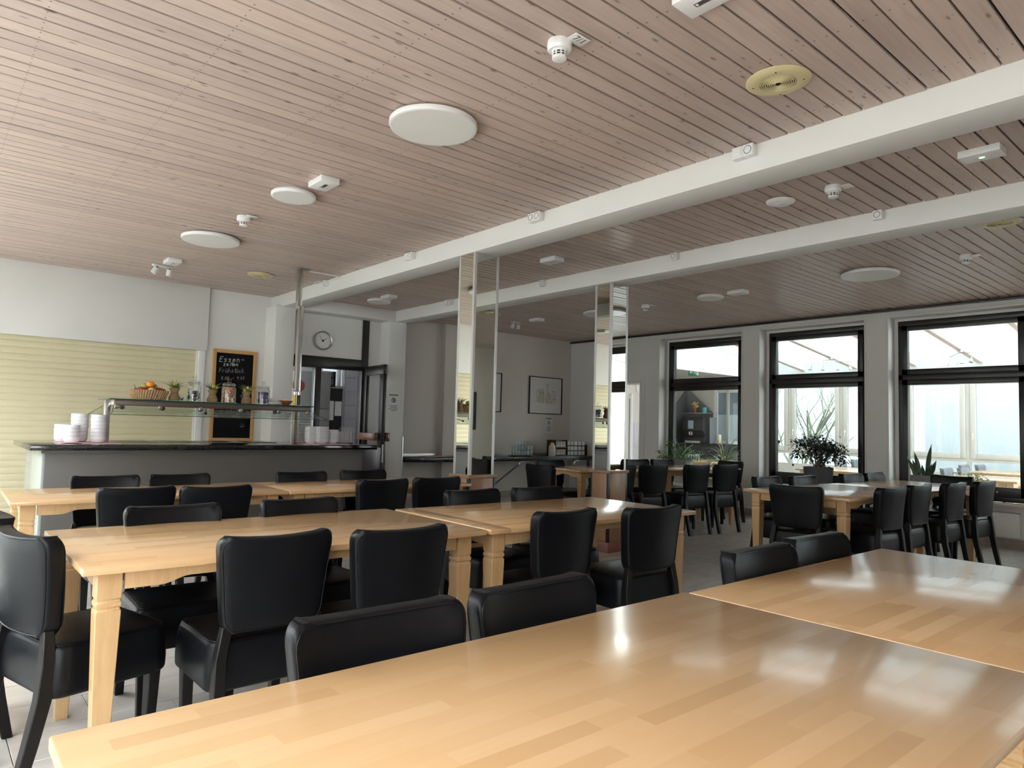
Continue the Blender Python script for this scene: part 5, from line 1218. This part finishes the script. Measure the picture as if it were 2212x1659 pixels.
part('rear_case', MB().box(0.0, 0.28, -0.29, 0.30, 0.0, 0.625), M_POTLIGHT, km, 0.004)
part('display', MB().box(-0.292, -0.286, -0.02, 0.13, 0.34, 0.54), M_BLIND, km); part('spout', MB().box(-0.28, -0.24, 0.02, 0.05, 0.19, 0.27).box(-0.28, -0.24, 0.08, 0.11, 0.19, 0.27), M_CHROME, km)
part('drip_tray', MB().box(-0.28, -0.02, -0.2, 0.22, 0.0, 0.05), M_STEEL, km)
one('drinks_can', MB().lathe([(0.04, 0), (0.045, 0.01), (0.045, 0.20), (0.035, 0.215)], n=18), M_CANDYW, 'cream printed tin standing beside the coffee machine', 'tin', loc=(14.4, 9.18, 0.956), smooth=True)
gp = thing('shelf_plant', 'small yellow flowered pot on the ledge above the coffee machine', 'plant', (14.78, 10.12, 1.70))
part('pot', MB().lathe([(0.05, 0), (0.07, 0.11)], n=16), M_BOWLRED, gp, smooth=True)
g = MB()
for k in range(26): g.sphere((random.uniform(-.08, .08), random.uniform(-.08, .08), random.uniform(0.12, 0.26)), 0.022, 6, 4)
tag(part('blossom', g, M_YELFRUIT, gp), kind='stuff')
one('blue_cup', MB().lathe([(0.055, 0), (0.065, 0.13), (0.06, 0.13), (0.05, 0.01), (1e-4, 0.01)], n=18), M_BLUECUP, 'blue cup on the ledge above the coffee machine', 'cup', loc=(14.78, 9.85, 1.70), smooth=True)
# exit sign
ex = thing('exit_sign', 'green emergency exit sign hanging in the conservatory behind the palm window', 'sign', (12.5, 8.60, 2.50), R(35))
part('board', MB().box(-0.012, 0.012, -0.11, 0.11, -0.085, 0.075), M_GREENSIGN, ex, 0.002)
ar = MB(); xx = -0.0135
ar.prism([(0.09, -0.005), (0.055, 0.035), (0.043, 0.022), (0.058, 0.007), (0.015, 0.007), (0.015, -0.017), (0.058, -0.017), (0.043, -0.032), (0.055, -0.045)], xx, xx+0.002, 'yz')
ar.prism([(-0.10, -0.07), (-0.10, 0.06), (-0.055, 0.06), (-0.055, -0.07)], xx, xx+0.0015, 'yz')
ar.prism([(-0.01, 0.035), (-0.03, 0.045), (-0.035, 0.0), (-0.05, -0.05), (-0.04, -0.055), (-0.022, -0.015), (0.0, -0.045), (0.008, -0.038), (-0.012, 0.0)], xx-0.001, xx+0.0015, 'yz').sphere((xx, -0.022, 0.054), 0.010, 8, 6, (0.2, 1, 1))
part('arrow_and_figure', ar, M_PAPER, ex); part('hanger', MB().box(-0.004, 0.004, -0.004, 0.004, 0.075, 0.13), M_CHROME, ex)
# rail lamps on the rafters
def railspot(x, y, a, label):
    z = roofz(x)-0.237
    t = thing('rail_spotlight', label, 'spotlight', (x, y, z), a, 'four armed spotlights under the glass roof')
    part('canopy', MB().lathe([(0.05, 0.0), (0.05, 0.03)], n=18), M_STEEL, t); part('rail', MB().tube([(0, -0.38, -0.05), (0.03, -0.12, -0.03), (0, 0, -0.01), (-0.03, 0.12, -0.03), (0, 0.38, -0.05)], 0.008, 6), M_STEEL, t)
    for k, yy in enumerate((-0.36, -0.13, 0.13, 0.36)):
        h = part('spot_head', MB().lathe([(0.012, 0.03), (0.030, -0.03), (0.034, -0.055), (0.028, -0.055)], n=14), M_STEEL, t, loc=(0.02*(-1)**k, yy, -0.16), rot=(R(12*(k-1.5)), R(14), 0), smooth=True)
        part('stem', MB().tube([(0, 0, 0.03), (0, 0, 0.11)], 0.005, 5), M_STEEL, h)
railspot(13.8, 6.29, R(30), 'four headed spotlight rail under the roof behind the bushy plant window')
railspot(13.8, 4.02, R(-50), 'four headed spotlight rail under the roof behind the snake plant window')
# conservatory tables and chairs
tc_ = 'beech tables in the conservatory'
for lb, x0, y0, w_, d_ in (('conservatory table just behind the snake plant window', 10.72, 2.50, 1.45, 0.95), ('farther conservatory table by the outer glass, behind the snake plant window', 12.95, 2.90, 1.45, 0.85), ('conservatory table behind the bushy plant window', 10.52, 4.40, 1.45, 0.95), ('conservatory table behind the palm window', 10.65, 6.95, 1.3, 0.85)):
    table(lb, x0, y0, w_, d_, 0, 0, 0.70, tc_)
gc = thing('conservatory_chair', 'grey chair in the conservatory, leftmost behind the snake plant window', 'chair', (11.15, 3.50, ZF), R(180), 'grey chairs in the conservatory')
B2 = BACK.copy(); B2.materials.clear(); B2.materials.append(M_GREYCHAIR); S2 = SEAT.copy(); S2.materials.clear(); S2.materials.append(M_GREYCHAIR)
part('seat', S2, None, gc); part('backrest', B2, None, gc)
for s_ in (-1, 1):
    part('leg', MB().box(s_*0.18-0.02, s_*0.18+0.02, -0.25, -0.21, 0, 0.52), M_BLACKWOOD, gc); part('leg', MB().box(s_*0.18-0.02, s_*0.18+0.02, 0.16, 0.20, 0, 0.31), M_BLACKWOOD, gc)
gc.location = (11.9, 3.45, ZF)
for x, y, a, lb in ((12.36, 3.36, 180, 'grey chair in the conservatory, second from the left behind the snake plant window'), (13.75, 3.75, 180, 'grey chair by the far conservatory table, left of the two'), (14.3, 3.66, 180, 'grey chair by the far conservatory table, right of the two'),
    (13.75, 5.55, 180, 'grey chair in the conservatory at the right edge of the bushy plant window'), (13.05, 5.55, 180, 'grey chair in the conservatory right behind the bushy plant'), (11.55, 6.30, 150, 'large grey chair in the conservatory at the left edge of the bushy plant window'),
    (11.85, 7.95, 180, 'grey chair in the conservatory behind the spider plant'), (12.5, 9.9, 20, 'dark chair in the lit room seen through the doorway')):
    dup(gc, (x, y, ZF), R(a), lb)

# outside: plaster house, ground, bare shrub
struct('ground', MB().box(XO+0.1, 40, -20, 30, -0.3, -0.1), M_GROUND)
struct('ground_left', MB().box(-40, XL-0.2, -20, 30, -0.3, -0.1), M_GROUND)
hs = thing('plaster_house', 'white plaster house wall close outside the conservatory glass', 'building', (0, 0, 0))
part('wall', MB().box(17.6, 18.0, 3.95, 5.85, -0.1, 5.0), M_PLASTER, hs); part('wall', MB().box(19.0, 19.4, -9.0, 3.95, -0.1, 5.0).box(18.0, 19.4, 3.90, 3.98, -0.1, 5.0), M_PLASTER, hs)
part('wall', MB().box(21.5, 21.9, 5.85, 16.0, -0.1, 3.4), M_PLASTER, hs)
nh = thing('unseen_sky_blocker', 'unseen grey house block added beyond the left windows to cut low sky light', 'building', (0, 0, 0))  # out of view, added so less low daylight reaches across the room
part('wall', MB().box(-9.4, -9.0, -14.0, 24.0, -0.1, 5.2), M_HOUSEGREY, nh); part('roof', MB().prism([(-9.4, 5.2), (-8.8, 5.2), (-12.5, 7.0), (-12.9, 7.0)], -14.0, 24.0, 'xz'), M_DKPANEL, nh)
tr = thing('bare_shrub', 'bare branching shrub outside the glass behind the bushy plant', 'shrub', (16.3, 7.95, -0.1))
rnd = random.Random(5)
def branch(mb, p, d, l, r, lv):
    pts = [p]; rad = [r]
    for q in range(1, 5):
        d = (d + Vector((rnd.uniform(-.22, .22), rnd.uniform(-.22, .22), rnd.uniform(-.05, .16)))).normalized()
        pts.append(pts[-1] + d*l/4); rad.append(r*(1-0.13*q))
    mb.tube(pts, rad, 5)
    if lv > 0:
        for q in range(3 if lv > 1 else 4):
            k = rnd.randint(1, 4); s_ = Vector((rnd.uniform(-1, 1), rnd.uniform(-1, 1), rnd.uniform(0.0, 0.9))).normalized()
            branch(mb, pts[k], (d*0.55 + s_*0.8).normalized(), l*rnd.uniform(0.5, 0.75), rad[k]*0.6, lv-1)
for k in range(7):
    mb = MB(); branch(mb, Vector((rnd.uniform(-.3, .3), rnd.uniform(-.45, .45), 0)), Vector((rnd.uniform(-.25, .25), rnd.uniform(-.4, .4), 1)).normalized(), 2.0, 0.036, 3)
    part('branch', mb, M_BARK, tr, smooth=True)

# ================================================================== PLANTS ON AND BY THE SILLS
def leaf_blade(mb, base, d, l, w_, droop, n=5, tw=0.0):
    d = Vector(d).normalized(); side = d.cross(Vector((0, 0, 1)))
    side = side.normalized() if side.length > 1e-3 else Vector((1, 0, 0))
    L = []; p = Vector(base); st = l/n
    for q in range(n+1):
        u = q/n; ww_ = w_*(0.35+1.3*u if u < 0.5 else 2.0*(1-u))*0.5+0.0006
        L.append((p - side*ww_, p + side*ww_)); d = (d + Vector((0, 0, -droop*st/l*2))).normalized(); p = p + d*st
    v = [x for a in L for x in a]; f = [(2*q, 2*q+1, 2*q+3, 2*q+2) for q in range(n)]
    # thin but solid: a second skin just below
    k = len(v); v2 = [x + Vector((0, 0, -0.0012)) for x in v]
    f2 = [tuple(i+k for i in reversed(t)) for t in f]
    e = [(2*q, 2*q+2, 2*q+2+k, 2*q+k) for q in range(n)] + [(2*q+3, 2*q+1, 2*q+1+k, 2*q+3+k) for q in range(n)]
    return mb.add(v+v2, f+f2+e)
# big bushy plant in a tall planter
bp = thing('bushy_plant', 'bushy dark leaved plant in a tall anthracite planter below the middle window', 'plant', (9.36, 4.43, 0), 0)
part('planter', MB().lathe([(0.135, 0.0), (0.14, 0.01), (0.19, 0.78), (0.19, 0.80), (0.172, 0.80), (0.165, 0.74), (1e-4, 0.73)], n=40), M_POTGREY, bp, smooth=True)
part('soil', MB().lathe([(0.166, 0.74), (0.166, 0.765), (1e-4, 0.77)], n=24), M_SOIL, bp)
stm = MB(); lv = MB(); rnd = random.Random(11)
for k in range(20):
    a = rnd.random()*2*PI; sp_ = rnd.uniform(0.3, 1.0); h_ = rnd.uniform(0.10, 0.40)*(1.1-0.5*sp_)+0.06
    p0 = Vector((rnd.uniform(-.05, .05), rnd.uniform(-.05, .05), 0.76)); p2 = Vector((0.20*sp_*math.cos(a), 0.36*sp_*math.sin(a), 0.80+h_))
    p1 = p0.lerp(p2, 0.5) + Vector((0, 0, 0.06)); stm.tube([p0, p1, p2], [0.009, 0.006, 0.003], 5)
    for q in range(60):
        c = p2 + Vector((rnd.gauss(0, .045), rnd.gauss(0, .06), rnd.gauss(-0.01, .05)))
        b_ = rnd.random()*2*PI; leaf_blade(lv, c, (math.cos(b_), math.sin(b_), rnd.uniform(-0.4, 0.9)), rnd.uniform(0.05, 0.08), 0.034, 0.5, 3)
part('stems', stm, M_WOODY, bp, smooth=True); tag(part('leaves', lv, M_LEAFD, bp, smooth=False), kind='stuff')
# palm in a rectangular planter on the left sill
def trough(t, lx, ly, h, mat=M_POTLIGHT):
    part('planter', MB().box(-lx/2, lx/2, -ly/2, -ly/2+0.01, 0, h).box(-lx/2, lx/2, ly/2-0.01, ly/2, 0, h).box(-lx/2, -lx/2+0.01, -ly/2+0.01, ly/2-0.01, 0, h).box(lx/2-0.01, lx/2, -ly/2+0.01, ly/2-0.01, 0, h).box(-lx/2+0.01, lx/2-0.01, -ly/2+0.01, ly/2-0.01, 0, 0.02), mat, t, 0.002)
    part('soil', MB().box(-lx/2+0.01, lx/2-0.01, -ly/2+0.01, ly/2-0.01, 0.02, h-0.025), M_SOIL, t)
pp = thing('parlour_palm', 'feathery green palm in a grey trough on the sill of the left window', 'plant', (9.705, 6.93, 0.496))
trough(pp, 0.17, 0.36, 0.27)
fr_ = MB(); rnd = random.Random(3)
for k in range(17):
    a = rnd.random()*2*PI; l = rnd.uniform(0.30, 0.46); el = rnd.uniform(0.5, 1.25)
    d = Vector((math.cos(a)*math.cos(el)*0.75, math.sin(a)*math.cos(el)*1.25, math.sin(el))).normalized(); p = Vector((rnd.uniform(-.03, .03), rnd.uniform(-.09, .09), 0.24)); pts = [p]
    for q in range(8):
        d = (d + Vector((0, 0, -0.12))).normalized(); pts.append(pts[-1] + d*l/8)
    fr_.tube(pts, 0.002, 4)
    for q in range(2, 9):
        sd = d.cross(Vector((0, 0, 1))).normalized()
        for s_ in (-1, 1): leaf_blade(fr_, pts[q], sd*s_ + d*0.8 + Vector((0, 0, 0.1)), 0.12*(1-0.07*abs(q-5)), 0.020, 0.6, 3)
tag(part('fronds', fr_, M_LEAFP, pp, smooth=False), kind='stuff')
sp2 = thing('spider_plant', 'striped spider plant with arching leaves on the right of the left window sill', 'plant', (9.705, 6.10, 0.496))
part('pot', MB().lathe([(0.06, 0), (0.085, 0.20), (0.088, 0.22), (0.075, 0.22), (0.07, 0.19), (1e-4, 0.18)], n=24), M_POTLIGHT, sp2, smooth=True)
l1, l2 = MB(), MB(); rnd = random.Random(8)
for k in range(80):
    a = rnd.random()*2*PI; el = rnd.uniform(0.7, 1.45); l = rnd.uniform(0.34, 0.60)
    leaf_blade(l1 if k % 2 else l2, (rnd.uniform(-.03, .03), rnd.uniform(-.03, .03), 0.19), (math.cos(a)*math.cos(el)*0.8, math.sin(a)*math.cos(el), math.sin(el)), l, 0.024, rnd.uniform(0.8, 1.7), 8)
tag(part('green_leaves', l1, M_LEAFS, sp2, smooth=False), kind='stuff'); tag(part('pale_leaves', l2, M_LEAFW, sp2, smooth=False), kind='stuff')
sn = thing('snake_plant', 'upright snake plant in a grey trough on the sill of the right window', 'plant', (9.705, 3.26, 0.496))
trough(sn, 0.16, 0.235, 0.265, M_POTLIGHT)
for (yy, tilt_y, tilt_x, l, w_) in ((0.085, 0.30, 0.1, 0.27, 0.05), (0.05, 0.20, -0.05, 0.24, 0.05), (0.03, 0.16, 0.05, 0.34, 0.055), (-0.01, 0.02, -0.1, 0.18, 0.045), (-0.04, -0.12, 0.05, 0.44, 0.055), (-0.055, -0.22, 0.1, 0.20, 0.045), (-0.085, -0.28, -0.05, 0.24, 0.055)):
    mb = MB(); rows = []; n_ = 8
    for q in range(n_+1):
        u = q/n_; hw = w_/2*(0.55+0.9*u if u < 0.5 else (1.0 if u < 0.55 else 1.0*(1-((u-0.55)/0.45)**1.6)))+0.0008
        z = 0.22+l*u; y = yy + tilt_y*l*u*(0.7+0.5*u); x = tilt_x*l*u + 0.01*math.sin(u*5)
        rows.append([(x+0.004*1, y-hw, z), (x-0.008, y, z), (x+0.004, y+hw, z), (x+0.010, y, z)])
    v = [p for r_ in rows for p in r_]; f = []
    for q in range(n_):
        for i in range(4): f.append((q*4+i, q*4+(i+1) % 4, q*4+4+(i+1) % 4, q*4+4+i))
    f += [(3,2,1,0), (n_*4, n_*4+1, n_*4+2, n_*4+3)]
    part('leaf', mb.add(v, f), M_LEAFSN, sn, smooth=True)
tp = thing('trailing_plant', 'small variegated trailing plant in a dark trough on the right window sill', 'plant', (9.705, 2.72, 0.496))
trough(tp, 0.16, 0.34, 0.20, M_POTGREY)
l1 = MB(); rnd = random.Random(4)
for k in range(110):
    a = rnd.random()*2*PI; q = rnd.random(); leaf_blade(l1, (rnd.gauss(0, .03), rnd.gauss(-0.02, .09), 0.20+rnd.random()*0.14), (math.cos(a), math.sin(a), rnd.uniform(-.2, .8)), 0.05, 0.030, 0.6, 3)
for k in range(8): l1.tube([(0, rnd.uniform(-.1, .1), 0.18), (rnd.uniform(-.02, .02), rnd.uniform(-.1, .08), 0.26)], 0.003, 4)
tag(part('leaves', l1, M_LEAFW, tp, smooth=False), kind='stuff')
# leaves rest against the panes and the pier, not through them
def keep(o, x1, y0=-9.0, y1=9.0):
    for v in o.data.vertices:
        if v.co.x > x1: v.co.x = x1 - 0.02*random.random()
        v.co.y = min(max(v.co.y, y0 + 0.02*random.random()), y1 - 0.02*random.random())
for t, a, b in ((pp, -9, 0.34), (sp2, -0.32, 9), (tp, -0.5, 0.7)):
    for c in t.children:
        if c.get('kind') == 'stuff': keep(c, 0.085, a, b)
# radiators and pipes
for (a, b), lb in ((RIGHT_WIN[2], 'flat white radiator under the right window'), (RIGHT_WIN[1], 'flat white radiator under the middle window'), (RIGHT_WIN[0], 'flat white radiator under the left window')):
    t = thing('radiator', lb, 'radiator', (XW-0.05, (a+b)/2, 0), 0, 'white radiators under the windows'); l = (b-a)/2-0.12
    part('panel', MB().box(-0.03, 0.03, -l, l, 0.12, 0.40), M_WHITE, t, 0.006)
    part('grille_top', MB().box(-0.028, 0.028, -l, l, 0.40, 0.408), M_CHROME, t)
    part('pipe', MB().tube([(0.0, l-0.05, 0.12), (0.0, l-0.05, 0.0)], 0.011, 8), M_WHITE, t)
    part('valve', MB().lathe([(0.022, 0), (0.026, 0.02), (0.022, 0.06)], (0.0, l+0.01, 0.36), 12, 'z'), M_CREAM, t)
hp = thing('heating_pipes', 'thin white heating pipes with a black valve at the pier between left and middle windows', 'pipes', (XW-0.03, 5.62, 0))
part('pipe', MB().tube([(0, 0.06, 0.0), (0, 0.06, 0.42)], 0.010, 8), M_WHITE, hp); part('pipe', MB().tube([(0, -0.12, 0.0), (0, -0.12, 0.16)], 0.010, 8), M_WHITE, hp)
part('valve_knob', MB().lathe([(0.02, 0.16), (0.028, 0.17), (0.028, 0.21), (0.02, 0.22)], (0, -0.12, 0), 10), M_BLACK, hp)
part('thermostat', MB().lathe([(0.02, 0.42), (0.03, 0.44), (0.03, 0.50), (0.02, 0.52)], (0, 0.06, 0), 12), M_CREAM, hp)
one('corner_guard', MB().box(5.527, 5.537, 8.893, 8.93, 0.0, 1.05), M_CHROME, 'metal corner guard on the lower edge of the pillar with the notice', 'corner guard')
